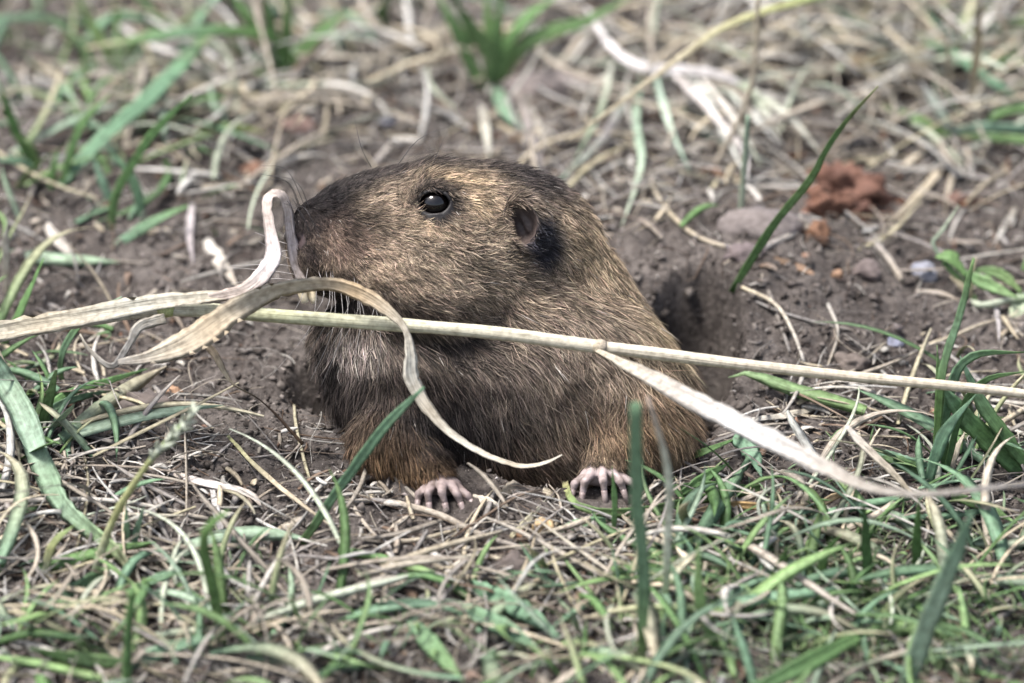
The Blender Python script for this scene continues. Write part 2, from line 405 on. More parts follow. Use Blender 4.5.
def body_sdf(p, parts='all'):
    d = cone(p, (512, 268, -35), (562, 408, -62), 91, 120)              # trunk
    d = smin(d, ell(p, (556, 480, -75), (116, 110, 110)), 40)             # haunch, down in the burrow
    d = smin(d, ell(p, (474, 236, -5), (100, 70, 80), 8), 30)             # skull
    d = smin(d, cone(p, (420, 235, 5), (345, 236, 22), 67, 45), 24)       # muzzle
    d = smin(d, cone(p, (350, 232, 22), (319, 235, 30), 39, 31), 12)      # nose bridge
    d = smin(d, ell(p, (374, 222, 12), (62, 47, 46), -18), 16)             # arched nose
    d = smin(d, ell(p, (424, 280, 18), (84, 64, 78), 12), 24)             # cheek and pouch
    d = smin(d, ell(p, (320, 246, 34), (27, 36, 38)), 12)                 # blunt snout
    d = smin(d, ell(p, (334, 262, 32), (38, 31, 42)), 14)                 # lip pad
    d = smin(d, cone(p, (400, 320, 8), (342, 334, 20), 46, 24), 22)       # lower jaw
    d = smin(d, ell(p, (402, 366, -2), (73, 70, 64), 24), 26)              # chest
    d = smin(d, ell(p, (490, 396, -6), (100, 84, 74)), 38)                 # breast
    d = smin(d, cone(p, (415, 388, 30), (393, 432, 62), 44, 29), 26)      # far upper arm
    d = smin(d, cone(p, (393, 432, 62), (436, 475, 94), 27, 14), 14)
    d = smin(d, cone(p, (596, 372, 10), (630, 424, 36), 62, 44), 34)      # near upper arm
    d = smin(d, cone(p, (630, 424, 40), (604, 466, 78), 36, 16), 22)
    d = smax(d, -cone(p, (300, 306, 34), (338, 304, 46), 9, 7), 7)        # open mouth
    d = smin(d, ell(p, (302, 237, 50), (11, 13, 13)), 7)                   # nose pad
    d = smax(d, -ell(p, (298, 241, 62), (4.5, 3.5, 5)), 2.5)
    for c, wr, dg in PAWS:
        d = smin(d, ell(p, c, (21, 11, 14)), 7)
        for a, b, e in dg:
            d = smin(d, cone(p, a, b, 5.4, 4.2), 2)
            m = [(b[i] * .6 + e[i] * .4) for i in range(3)]
            d = smin(d, cone(p, b, m, 4.1, 3.2), 1.8)
    return d

H = 2.5
ax_u = np.arange(272, 730, H, dtype=np.float32); ax_v = np.arange(140, 600, H, dtype=np.float32); ax_z = np.arange(-215, 150, H, dtype=np.float32)
GU = np.meshgrid(ax_u, ax_v, ax_z, indexing='ij')
FLD = body_sdf(GU).astype(np.float32)
def surf_z(u, v):
    i = int(round((u - ax_u[0]) / H)); j = int(round((v - ax_v[0]) / H)); col = FLD[i, j]
    k = np.nonzero(col < 0)[0]
    return float(ax_z[k[-1]]) if len(k) else 0.0
EYE[2] = surf_z(EYE[0], EYE[1]) - 6.5
EAR[2] = surf_z(EAR[0], EAR[1])
FLD = smin(FLD, ell(GU, (EYE[0] + 1, EYE[1], EYE[2]), (23, 19, 16)), 6)
FLD = smax(FLD, -ell(GU, (EYE[0], EYE[1], EYE[2] + 8), (15, 10.6, 14)), 2.5)
ear = smax(ell(GU, (EAR[0] + 2, EAR[1], EAR[2] + 5), (23, 29, 20), -16), -ell(GU, (EAR[0] - 5, EAR[1] + 1, EAR[2] + 21), (18, 23, 21), -16), 3)
FLD = smin(FLD, ear, 4)
FLD = smax(FLD, -ell(GU, (EAR[0] - 2, EAR[1] + 4, EAR[2] + 7), (11, 15, 14), -16), 3)
FLD = smin(FLD, cone(GU, (EAR[0] - 1, EAR[1] - 8, EAR[2] - 2), (EAR[0] + 4, EAR[1] + 6, EAR[2] - 1), 4, 3), 3)

def surface_nets(F, ax, h):
    inside = F < 0
    n0, n1, n2 = F.shape
    cnt = np.zeros((n0 - 1, n1 - 1, n2 - 1), np.float32); acc = np.zeros((3, n0 - 1, n1 - 1, n2 - 1), np.float32)
    def sl(o, m): return slice(o, o + m)
    for axd in range(3):
        for o1 in (0, 1):
            for o2 in (0, 1):
                off = [0, 0, 0]; oth = [k for k in range(3) if k != axd]; off[oth[0]] = o1; off[oth[1]] = o2
                off2 = list(off); off2[axd] = 1
                a = F[sl(off[0], n0 - 1), sl(off[1], n1 - 1), sl(off[2], n2 - 1)]
                b = F[sl(off2[0], n0 - 1), sl(off2[1], n1 - 1), sl(off2[2], n2 - 1)]
                x = (a < 0) != (b < 0)
                t = np.where(x, a / np.where(a == b, 1, a - b), 0)
                cnt += x
                for k in range(3): acc[k] += np.where(x, (t if k == axd else off[k]), 0)
    act = cnt > 0
    idx = -np.ones(act.shape, np.int64); idx[act] = np.arange(act.sum())
    ii = np.nonzero(act)
    V = np.stack([ax[k][0] + h * (ii[k] + acc[k][act] / cnt[act]) for k in range(3)], 1)
    Q = []
    for axd in range(3):
        oth = [k for k in range(3) if k != axd]
        s1 = [slice(None)] * 3; s2 = [slice(None)] * 3; s1[axd] = slice(0, -1); s2[axd] = slice(1, None)
        ch = inside[tuple(s1)] != inside[tuple(s2)]
        e = np.nonzero(ch)
        ok = (e[oth[0]] > 0) & (e[oth[1]] > 0) & (e[oth[0]] < F.shape[oth[0]] - 1) & (e[oth[1]] < F.shape[oth[1]] - 1)
        e = [q[ok] for q in e]; fl = inside[tuple(s1)][tuple(e)]
        def cell(d0, d1):
            q = [x.copy() for x in e]; q[oth[0]] = q[oth[0]] + d0; q[oth[1]] = q[oth[1]] + d1; return idx[tuple(q)]
        quad = np.stack([cell(-1, -1), cell(0, -1), cell(0, 0), cell(-1, 0)], 1)
        flip = fl if axd != 1 else ~fl
        quad[flip] = quad[flip][:, ::-1]
        Q.append(quad)
    return V, np.concatenate(Q)
BV, BF = surface_nets(FLD, (ax_u, ax_v, ax_z), H)
def grad(pt):
    i = (pt - np.array([ax_u[0], ax_v[0], ax_z[0]])) / H
    i = np.clip(i, 1.01, np.array(FLD.shape) - 2.02)
    b = np.floor(i).astype(int); f = i - b
    def tri(o):
        r = 0; c = b + np.array(o)
        for dx in (0, 1):
            for dy in (0, 1):
                for dz in (0, 1):
                    r = r + FLD[np.clip(c[:, 0] + dx, 0, FLD.shape[0] - 1), np.clip(c[:, 1] + dy, 0, FLD.shape[1] - 1), np.clip(c[:, 2] + dz, 0, FLD.shape[2] - 1)] * \
                        (f[:, 0] if dx else 1 - f[:, 0]) * (f[:, 1] if dy else 1 - f[:, 1]) * (f[:, 2] if dz else 1 - f[:, 2])
        return r
    g = np.stack([tri((1, 0, 0)) - tri((-1, 0, 0)), tri((0, 1, 0)) - tri((0, -1, 0)), tri((0, 0, 1)) - tri((0, 0, -1))], 1)
    return nrm(g)
def segd(p, a, b):
    a = np.array(a, float); ba = np.array(b, float) - a; t = np.clip(((p - a) @ ba) / (ba @ ba), 0, 1)
    return np.linalg.norm(p - a - t[:, None] * ba, axis=1)
def bare(p):                                       # 1 where the skin carries no fur
    m = np.zeros(len(p))
    for c, wr, dg in PAWS:
        m = np.maximum(m, 1 - sstep(0.9, 1.2, np.linalg.norm((p - np.array(c)) / np.array([24, 15, 20]), axis=1)))
        for a, b, e in dg: m = np.maximum(m, 1 - sstep(9, 13, np.minimum(segd(p, a, b), segd(p, b, e))))
    m = np.maximum(m, 1 - sstep(0.95, 1.08, np.linalg.norm((p - np.array([EYE[0], EYE[1], EYE[2]])) / np.array([19, 15.0, 26]), axis=1)))
    m = np.maximum(m, 1 - sstep(0.85, 1.05, np.linalg.norm((p - np.array([EAR[0] - 2, EAR[1] + 1, EAR[2] + 10])) / np.array([18, 23, 26]), axis=1)))
    m = np.maximum(m, 1 - sstep(0.9, 1.2, np.linalg.norm((p - np.array([301, 238, 56])) / np.array([10, 11, 13]), axis=1)))
    return m
def skin_col(p):
    c = np.repeat(np.array([[.035, .028, .024]]), len(p), 0)
    for cc, wr, dg in PAWS:
        m = 1 - sstep(1.0, 1.5, np.linalg.norm((p - np.array(cc)) / np.array([30, 22, 26]), axis=1))
        for a, b, e in dg: m = np.maximum(m, 1 - sstep(9, 14, np.minimum(segd(p, a, b), segd(p, b, e))))
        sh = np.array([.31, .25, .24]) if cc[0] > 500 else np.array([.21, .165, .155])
        dirt = sstep(-.1, .6, vnoise(p[:, 0] / 7, p[:, 1] / 7, p[:, 2] / 7, 77) + .3 * vnoise(p[:, 0] / 2.6, p[:, 1] / 2.6, p[:, 2] / 2.6, 78))[:, None] * .65
        c = c * (1 - m[:, None]) + (sh * (1 - dirt) + np.array([.12, .09, .075]) * dirt) * m[:, None]
    m = 1 - sstep(0.8, 1.1, np.linalg.norm((p - np.array([EAR[0], EAR[1], EAR[2] + 5])) / np.array([25, 31, 30]), axis=1))
    c = c * (1 - m[:, None]) + np.array([.062, .046, .041]) * m[:, None]
    m = 1 - sstep(0.8, 1.1, np.linalg.norm((p - np.array([301, 238, 56])) / np.array([13, 14, 17]), axis=1))
    c = c * (1 - m[:, None]) + np.array([.07, .05, .05]) * m[:, None]
    m = 1 - sstep(0.9, 1.1, np.linalg.norm((p - np.array(EYE)) / np.array([24, 20, 28]), axis=1))
    c = c * (1 - m[:, None]) + np.array([.010, .008, .008]) * m[:, None]
    return c
gopher = thing('gopher', 'brown furry gopher peering out of its burrow with a dry leaf at its mouth', 'gopher', (HX, HY, -0.02))
body = mesh_obj('body', A3(BV), BF, M_SKIN, gopher, skin_col(BV))

# --- fur
def g2(u, v, cu, cv, ru, rv): return np.exp(-((u - cu) / ru) ** 2 - ((v - cv) / rv) ** 2)
def fur_layer(NH, seed, guard=False):
    r = np.random.default_rng(seed)
    tri = np.concatenate([BF[:, [0, 1, 2]], BF[:, [0, 2, 3]]])
    a, b, c = BV[tri[:, 0]], BV[tri[:, 1]], BV[tri[:, 2]]
    ar = np.linalg.norm(np.cross(b - a, c - a), axis=1)
    cen = (a + b + c) / 3; nn = grad(cen)
    wgt = ar * np.where(nn[:, 2] > -0.25, 1.0, 0.22) * (1 - bare(cen))
    wgt *= np.where(cen[:, 1] > 520, 0.1, 1.0)
    head = sstep(470, 330, cen[:, 0]) * sstep(330, 270, cen[:, 1])
    wgt *= 1 + 1.3 * head
    t = r.choice(len(tri), NH, p=wgt / wgt.sum())
    u1, u2 = r.random(NH), r.random(NH); k = u1 + u2 > 1; u1[k], u2[k] = 1 - u1[k], 1 - u2[k]
    p = a[t] + u1[:, None] * (b - a)[t] + u2[:, None] * (c - a)[t]
    n = grad(p); u, v, z = p.T
    # flow
    nose = np.array([296, 216, 30.])
    fh = nrm(p - nose); fh[:, 1] += 0.10
    fb = np.repeat(np.array([[.5, .86, .05]]), NH, 0)
    fb[:, 0] += 0.55 * sstep(330, 230, v); 
    wb = np.clip(sstep(500, 620, u) * 0.9 + sstep(285, 370, v), 0, 1)
    fc = np.repeat(np.array([[.12, 1.0, .10]]), NH, 0)
    wc = sstep(330, 420, v) * sstep(560, 450, u)
    fl = np.repeat(np.array([[-.35, .95, .1]]), NH, 0); wl = g2(u, v, 330, 360, 45, 60)
    fl2 = fh * (1 - wb[:, None]) + fb * wb[:, None]; fl2 = fl2 * (1 - wc[:, None]) + fc * wc[:, None]; fl2 = fl2 * (1 - wl[:, None]) + fl * wl[:, None]
    # around eye: part the hair
    de = p - np.array(EYE); dd = np.linalg.norm(de, axis=1); we = 0.9 * np.exp(-((dd - 15) / 16) ** 2)
    fl2 = nrm(fl2) * (1 - we[:, None]) + nrm(de) * we[:, None]
    fs = 34.0
    jit = np.stack([vnoise(u / fs, v / fs, z / fs, 60 + i) for i in range(3)], 1) * .34
    jit += np.stack([vnoise(u / 10, v / 10, z / 10, 70 + i) for i in range(3)], 1) * .26
    fl2 = nrm(fl2 + jit + r.normal(size=(NH, 3)) * (0.20 if not guard else 0.28))
    tang = nrm(fl2 - n * np.sum(fl2 * n, 1)[:, None])
    # length in pixels
    ln = 12 + 8 * sstep(340, 440, u) + 18 * sstep(280, 370, v) + 6 * sstep(560, 640, u)
    ln *= 1 - .45 * np.exp(-(dd / 40) ** 2); ln *= 1 - .6 * np.exp(-(np.linalg.norm(p - np.array(EAR), axis=1) / 38) ** 2)
    ln *= 1 - .35 * np.exp(-(np.linalg.norm(p - nose, axis=1) / 40) ** 2)
    for cc, wr, dg in PAWS: ln *= 1 - .7 * np.exp(-(np.linalg.norm(p - np.array(cc), axis=1) / 46) ** 2)
    ln *= r.uniform(.65, 1.25, NH)
    if guard: ln *= 1.15
    lift = r.uniform(.22, .48, NH) * (1.0 if not guard else 1.25)
    lift *= 1 + .5 * wc + .5 * wl
    K = 5; s = np.linspace(0, 1, K)
    d0 = nrm(tang + n * (lift * 1.5)[:, None]); d1 = nrm(tang + n * (lift * .35)[:, None])
    pts = np.zeros((NH, K, 3)); pts[:, 0] = p - n * 1.0
    for i in range(1, K):
        f = s[i]; d = nrm(d0 * (1 - f) + d1 * f); pts[:, i] = pts[:, i - 1] + d * (ln / (K - 1))[:, None]
    # clumping: tips drawn to a neighbouring guide
    cell = np.floor(p / (9.5)).astype(int); key = cell[:, 0] * 73856093 ^ cell[:, 1] * 19349663 ^ cell[:, 2] * 83492791
    _, first, inv = np.unique(key, return_index=True, return_inverse=True)
    gtip = pts[first[inv]]
    cl = (r.uniform(.05, .65, NH))[:, None, None] * (s[None, :, None] ** 1.6)
    close = (np.linalg.norm(p - p[first[inv]], axis=1) < 16)[:, None, None]
    pts = np.where(close, pts * (1 - cl) + gtip * cl, pts)
    # coat colours by place on the animal, with some shade painted in
    def mixc(cur, col, wgt): return cur * (1 - np.clip(wgt, 0, 1)[:, None]) + np.array(col) * np.clip(wgt, 0, 1)[:, None]
    wob = 10 * vnoise(u / 22, v / 22, z / 22, 90)
    uu, vv = u + wob, v + 0.8 * wob
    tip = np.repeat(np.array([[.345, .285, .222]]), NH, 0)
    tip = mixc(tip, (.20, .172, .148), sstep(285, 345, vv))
    tip = mixc(tip, (.35, .285, .195), g2(uu, vv, 590, 240, 60, 45) * .7)
    tip = mixc(tip, (.15, .125, .115), g2(uu, vv, 505, 180, 60, 18) * .7)
    tip = mixc(tip, (.32, .265, .17), g2(uu, vv, 655, 315, 36, 50) * .7)
    tip = mixc(tip, (.26, .185, .115), g2(uu, vv, 640, 420, 80, 46) * .85)
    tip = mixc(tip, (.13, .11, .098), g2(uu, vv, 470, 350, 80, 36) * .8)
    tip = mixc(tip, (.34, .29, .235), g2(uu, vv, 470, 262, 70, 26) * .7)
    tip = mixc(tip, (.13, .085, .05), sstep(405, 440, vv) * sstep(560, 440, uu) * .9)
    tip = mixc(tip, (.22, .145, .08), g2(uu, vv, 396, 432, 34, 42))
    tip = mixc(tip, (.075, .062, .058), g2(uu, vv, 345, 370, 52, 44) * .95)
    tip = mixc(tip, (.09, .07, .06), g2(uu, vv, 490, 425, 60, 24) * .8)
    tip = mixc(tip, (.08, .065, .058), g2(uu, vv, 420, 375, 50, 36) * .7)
    tip = mixc(tip, (.034, .030, .030), np.clip(g2(uu, vv, 442, 402, 66, 34) * 1.25, 0, 1))  # dark chest and belly fur, deepened further to paint in shade
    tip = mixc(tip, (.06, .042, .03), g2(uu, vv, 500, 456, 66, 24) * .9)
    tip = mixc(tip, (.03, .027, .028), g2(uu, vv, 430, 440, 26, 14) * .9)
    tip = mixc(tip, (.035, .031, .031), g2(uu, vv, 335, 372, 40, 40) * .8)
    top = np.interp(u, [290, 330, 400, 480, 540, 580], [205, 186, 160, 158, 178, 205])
    tip = mixc(tip, (.036, .034, .038), sstep(34, 10, vv - top) * sstep(600, 540, u) * .9)
    tip = mixc(tip, (.020, .018, .019), np.clip(1.8 * g2(uu, vv, 308, 212, 44, 30), 0, 1))
    tip = mixc(tip, (.032, .026, .025), g2(uu, vv, 306, 262, 22, 34) * .8)
    tip = mixc(tip, (.22, .16, .135), g2(uu, vv, 348, 246, 26, 24) * .75)
    tip = mixc(tip, (.022, .018, .018), np.exp(-(segd(np.stack([u, v, 0 * u], 1), (308, 246, 0), (332, 290, 0)) / 9) ** 2))  # shade of the nose to mouth crease, put into the fur colour
    tip = mixc(tip, (.20, .165, .15), g2(u, v, 296, 272, 9, 18) * .7)
    tip = mixc(tip, (.035, .03, .03), np.clip(g2(uu, vv, 358, 304, 58, 18) * 1.3, 0, 1))  # shadow below the muzzle, painted as dark fur
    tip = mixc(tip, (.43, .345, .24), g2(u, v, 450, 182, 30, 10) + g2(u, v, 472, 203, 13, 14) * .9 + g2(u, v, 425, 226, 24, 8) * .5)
    tip = mixc(tip, (.05, .043, .042), np.exp(-((dd - 18) / 6.5) ** 2) * .85)
    tip = mixc(tip, (.032, .034, .046), np.clip(g2(u, v, 536, 240, 17, 26) * 1.7, 0, 1))
    tip = mixc(tip, (.035, .033, .038), np.exp(-((np.hypot((u - 525) / 24, (v - 224) / 30) - 1) / .28) ** 2) * .45)
    tip = mixc(tip, (.42, .38, .36), g2(u, v, 358, 340, 20, 14) * 1.3)
    q = r.random(NH); lum = .95 * np.where(q < .25, .30, np.where(q > .78, 1.8, r.uniform(.55, 1.15, NH)))
    lum *= 1 + .5 * vnoise(u / 8, v / 8, z / 8, 44) + .32 * vnoise(u / 22, v / 22, z / 22, 45)
    tip = tip * np.array([1.08, 1.0, .92]) * lum[:, None] * (1 + r.normal(size=(NH, 3)) * .03)
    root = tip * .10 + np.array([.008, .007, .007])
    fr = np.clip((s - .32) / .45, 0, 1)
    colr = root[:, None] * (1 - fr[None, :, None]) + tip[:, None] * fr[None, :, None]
    du_ = (r.random(NH) < .003)[:, None] * (s > .45)[None]
    colr = np.where(du_[:, :, None], np.array([.42, .38, .34]), colr)
    # dark very tip on some hairs
    dk = (r.random(NH) < .35)[:, None] * (s > .85)[None]
    colr = np.where(dk[:, :, None], colr * .35, colr)
    rad = (.38 if not guard else .42) * r.uniform(.75, 1.2, NH)[:, None] * np.interp(s, [0, .5, 1], [1, .85, .12])[None]
    rad = rad * (1 - .25 * head_of(u, v))[:, None]
    return pts, rad * S, np.clip(colr, 0, 1)
def head_of(u, v): return sstep(480, 360, u) * sstep(320, 280, v)
def make_curves(name, pts, rad, colr, material, parent):
    n, K, _ = pts.shape
    hc = bpy.data.hair_curves.new(name)
    hc.add_curves([K] * n)
    w = A3(pts.reshape(-1, 3)).astype(np.float32)
    hc.position_data.foreach_set('vector', w.ravel()) if hasattr(hc, 'position_data') else hc.attributes['position'].data.foreach_set('vector', w.ravel())
    ra = hc.attributes.get('radius') or hc.attributes.new('radius', 'FLOAT', 'POINT')
    ra.data.foreach_set('value', rad.astype(np.float32).ravel())
    ca = hc.attributes.new('tint', 'FLOAT_COLOR', 'POINT')
    ca.data.foreach_set('color', np.concatenate([colr, np.ones((n, K, 1))], 2).astype(np.float32).ravel())
    hc.materials.append(material)
    o = bpy.data.objects.new(name, hc); COL.objects.link(o)
    o.parent = parent; o.matrix_parent_inverse = parent.matrix_basis.inverted()
    return o
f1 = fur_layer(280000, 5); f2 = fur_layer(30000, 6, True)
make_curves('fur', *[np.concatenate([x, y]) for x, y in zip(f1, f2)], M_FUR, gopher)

# --- eye, teeth, claws, whiskers
def uv_ball(c, r, nu=32, nv=20):
    V = []; F = []
    for j in range(nv + 1):
        th = math.pi * j / nv
        for i in range(nu):
            ph = 2 * math.pi * i / nu
            V.append((c[0] + r[0] * math.sin(th) * math.cos(ph), c[1] + r[1] * math.sin(th) * math.sin(ph), c[2] + r[2] * math.cos(th)))
    for j in range(nv):
        for i in range(nu): F.append((j * nu + i, (j + 1) * nu + i, (j + 1) * nu + (i + 1) % nu, j * nu + (i + 1) % nu))
    return np.array(V), F
V, F = uv_ball((EYE[0], EYE[1], EYE[2] - .5), (14.5, 12.5, 13.5)); mesh_obj('eye', A3(V), F, M_EYE, gopher)
for k, du in enumerate((0, 9)):
    V, F, U, t = tube(A3([(307 + du, 280, 50 - 4 * k), (304 + du, 293, 60 - 4 * k), (307 + du, 303, 60 - 4 * k)]), np.array([5, 5, 3.2]) * S, 10, 8, 3, .02)
    mesh_obj('incisor', V, F, M_CLAW, body, tints(t, [(.55, .4, .2), (.62, .5, .3), (.66, .6, .46)]), U)
for c, wr, dg in PAWS:
    for a, b, e in dg:
        m = [(b[i] * .65 + e[i] * .35) for i in range(3)]; q = [(m[i] + e[i]) / 2 for i in range(3)]; q[2] += 3
        V, F, U, t = tube(A3([m, q, e]), np.array([3.3, 2.8, 0.8]) * S, 9, 8, 4, 0)
        mesh_obj('claw', V, F, M_CLAW, body, tints(t, [(.21, .16, .15), (.25, .205, .19), (.31, .27, .24)]), U)
wr = random.Random(4)
WH = []
for k in range(15):                                # pale whiskers hanging from the lip pad
    f = k / 14; u0 = 312 + 62 * f + wr.uniform(-3, 3); v0 = 270 + 14 * f + wr.uniform(-7, 9)
    l = wr.uniform(50, 115); a = -.42 + .40 * f + wr.uniform(-.12, .12); z0 = surf_z(u0, v0); cu = wr.uniform(4, 14)
    WH.append(((u0, v0, z0), (u0 + a * l * .35 + cu, v0 + l * .5, z0 + 24), (u0 + a * l, v0 + l, z0 + 30), (.27, .25, .24), wr.uniform(.22, .38)))
for k in range(8):                                 # fine dark whiskers above the nose, and the brow
    u0 = 305 + wr.uniform(-6, 22); v0 = 225 + wr.uniform(-20, 25); l = wr.uniform(50, 85)
    WH.append(((u0, v0, surf_z(max(u0, 300), v0)), (u0 - l * .22, v0 - l * .45, surf_z(max(u0, 300), v0) + 14), (u0 - l * wr.uniform(.35, .8), v0 - l * wr.uniform(.4, .9), 60), (.05, .045, .045), .34))
for q in (((432, 168, 50), (440, 150, 60), (450, 128, 64)), ((372, 168, 40), (362, 148, 48), (355, 118, 50)), ((398, 166, 40), (420, 140, 50), (455, 126, 60))):
    WH.append((*q, (.06, .055, .055), .36))
for k in range(7):                                 # pale whiskers sweeping forward past the nose
    v0 = 250 + k * 7; l = wr.uniform(35, 70)
    WH.append(((312, v0, 45), (300 - l * .3, v0 - 6, 52), (300 - l, v0 + wr.uniform(-24, 10), 56), (.42, .39, .37), .4))
for a, b, c, colr, rr in WH:
    V, F, U, t = tube(A3([a, b, c]), np.array([rr, rr * .8, rr * .25]) * S, 10, 4, 1, 0)
    mesh_obj('whisker', V, F, M_CLAW, body, np.array(colr), U)

# ================================================================== THE DRY STEM ACROSS THE PICTURE
e0 = G(-140, 372, 0); 
stem = thing('dry_grass_stem', 'long pale dry grass stem lying across the front of the gopher with curled dead leaves', 'grass stem', e0)
stalk('c', [(-150, 352, -20), (-40, 336, 30), (60, 322, 70), (165, 309, 98), (290, 317, 112), (480, 331.5, 122), (600, 347, 126), (800, 371, 128), (1024, 394, 120), (1180, 420, 90), (1300, 450, 40)],
      [13, 15, 18, 15, 14, 13.5, 13, 11, 9.5, 8, 6], ['beige', 'bleach', 'bleach', (.46, .46, .29), (.55, .52, .39), (.57, .52, .41), (.58, .52, .41), (.56, .49, .38), (.58, .52, .41), 'straw', 'straw'], 'stalk', stem, n=60, lumpy=.03, sides=10)
stalk('c', [(158, 310, 99), (166, 308, 100), (174, 309, 100)], [15, 19, 15], [(.42, .42, .22), (.36, .40, .18)], 'node', stem, n=8, lumpy=.01, sides=12)
stalk('c', [(594, 346, 126), (600, 347, 127), (606, 348, 127)], [13, 16, 13], ['straw', 'beige'], 'node', stem, n=8, lumpy=.01, sides=12)
blade('c', [(-60, 344, 40), (20, 328, 70), (90, 316, 92), (150, 305, 108), (200, 299, 114), (245, 294, 118)], [22, 22, 20, 17, 15, 9], ['bleach', 'beige', 'bleach', 'beige'], 'leaf_sheath', stem, twist=(0, 25), fold=.5, wavy=.1, n=28)
blade('c', [(200, 300, 112), (240, 292, 122), (262, 276, 118), (274, 255, 104), (270, 228, 95), (267, 205, 90), (271, 195, 85), (281, 195, 78), (287, 208, 72), (290, 230, 66), (296, 262, 62), (304, 288, 66)],
      [9, 13, 17, 18, 13, 12, 11, 11, 12, 12, 13, 9], ['beige', 'beige', 'bleach', 'beige', 'beige', 'grey', 'beige'], 'leaf', stem, twist=(10, 30), fold=.25, wavy=.25, n=60)
blade('c', [(118, 362, 140), (150, 356, 142), (190, 340, 144), (232, 312, 142), (275, 291, 138), (325, 284, 136), (360, 294, 134), (390, 313, 134), (405, 330, 134), (410, 352, 134), (411, 378, 132), (424, 404, 130), (446, 430, 128), (480, 452, 126), (520, 466, 124), (545, 463, 124), (562, 455, 122)],
      [5, 13, 24, 25, 18, 13, 16, 12, 7, 12, 18, 15, 11, 10, 8, 6, 3], ['grey', 'beige', (.32, .26, .19), 'beige', 'beige', (.42, .31, .2), 'beige', 'bleach', 'beige', 'bleach', 'beige', 'bleach'], 'leaf', stem, twist=(-30, 40), fold=.35, wavy=.4, n=90)
blade('c', [(165, 318, 112), (140, 326, 120), (128, 345, 122), (112, 366, 120), (90, 350, 112), (80, 334, 104)], [12, 11, 8, 7, 5, 3], ['beige', 'grey', 'beige'], 'leaf', stem, twist=(0, 60), wavy=.3, n=26)
blade('c', [(190, 330, 110), (212, 352, 104), (230, 382, 92), (262, 402, 70), (303, 444, 52)], [7, 8, 6, 4, 3], ['brown', 'beige', 'darkbr', 'brown'], 'leaf', stem, twist=(0, 200), wavy=.3, n=30)
blade('c', [(596, 350, 132), (640, 372, 180), (700, 404, 240), (770, 440, 300), (830, 470, 350), (872, 488, 385), (930, 494, 400), (1040, 484, 390), (1130, 500, 300)], [4, 13, 20, 21, 16, 9, 6, 5, 3],
      ['straw', 'beige', 'bleach', 'beige', 'beige', 'grey', 'beige'], 'leaf', stem, twist=(20, -15), fold=.35, wavy=.05, n=44)

# ================================================================== SINGLE STONES, CLODS, CHIPS
def lump(name, u, v, r, cols, label, cat, group=None, seed=0, facet=False, rough=.25, sub=3, parent=None):
    import bmesh
    bm = bmesh.new(); bmesh.ops.create_icosphere(bm, subdivisions=sub, radius=1)
    c = G(u, v, 0); rr = np.random.default_rng(seed); o3 = rr.uniform(0, 50, 3)
    p = np.array([q.co[:] for q in bm.verts]); F = [tuple(x.index for x in f.verts) for f in bm.faces]; bm.free()
    if facet:
        pl = nrm(rr.normal(size=(11, 3))); dd = rr.uniform(.5, .82, 11)
        for n_, d_ in zip(pl, dd):
            s = p @ n_; k = s > d_; p[k] -= (s[k] - d_)[:, None] * n_
        p *= 1 + .05 * vnoise(*(p * 5 + o3).T, seed)[:, None]
    else:
        p *= 1 + rough * vnoise(*(p * 1.7 + o3).T, seed)[:, None] + rough * .7 * vnoise(*(p * 4.2 + o3).T, seed + 3)[:, None] + rough * .8 * (np.abs(vnoise(*(p * 7 + o3).T, seed + 5)) - .25)[:, None]
    rv = np.array(r if isinstance(r, (tuple, list)) else (r, r, r * .75)) * S
    w_ = c + p * rv + np.array([0, 0, rv[2] * .22])
    cc = np.array([C[k] if isinstance(k, str) else k for k in cols])
    f = (0.5 + .5 * vnoise(*(p * 3 + o3).T, seed + 9))[:, None]
    o = mesh_obj(name, w_, F, M_STONE, parent, cc[0] * (1 - f) + cc[1] * f, None, not facet)
    if parent is None: tag(o, label, cat, group)
    return o
lump('pebble', 926, 276, (18, 17, 15), [(.13, .135, .16), (.20, .20, .22)], 'blue grey angular pebble on bare soil beside the leafy weed', 'pebble', 'pebbles on the soil', 3, True)
lump('pebble', 866, 274, (16, 15, 14), [(.09, .07, .065), (.15, .12, .11)], 'dark brown rounded pebble behind the burrow, below the red clods', 'pebble', 'pebbles on the soil', 8, True)
lump('pebble', 895, 345, (11, 9, 8), [(.13, .14, .19), (.2, .2, .24)], 'small blue grey pebble alone on bare soil above the stem', 'pebble', 'pebbles on the soil', 5, True)
lump('pebble', 897, 328, (7, 6, 5), [(.12, .1, .1), (.16, .14, .13)], 'tiny grey brown pebble just above the small blue one', 'pebble', 'pebbles on the soil', 6, True, sub=2)
lump('pebble', 533, 541, (6, 6, 5), [(.12, .13, .16), (.17, .18, .2)], 'tiny slate blue pebble beside the yellow crumb', 'pebble', 'pebbles on the soil', 12, True, sub=2)
lump('pebble', 388, 122, (12, 10, 9), [(.45, .45, .50), (.55, .55, .6)], 'pale whitish pebble above the gopher head', 'pebble', 'pebbles on the soil', 15, True, sub=2)
lump('pebble', 279, 102, (13, 12, 11), [(.03, .03, .045), (.06, .06, .08)], 'blackish pebble among dry curls at the top left', 'pebble', 'pebbles on the soil', 16, True, sub=2)
lump('pebble', 760, 228, (40, 26, 16), [(.10, .085, .08), (.16, .135, .125)], 'wide flat grey brown stone half buried behind the burrow', 'pebble', 'pebbles on the soil', 17, rough=.2)
lump('pebble', 560, 92, (60, 26, 18), [(.10, .085, .08), (.15, .125, .115)], 'large dark flat stone beside the top green tuft', 'stone', 'pebbles on the soil', 18, rough=.2)
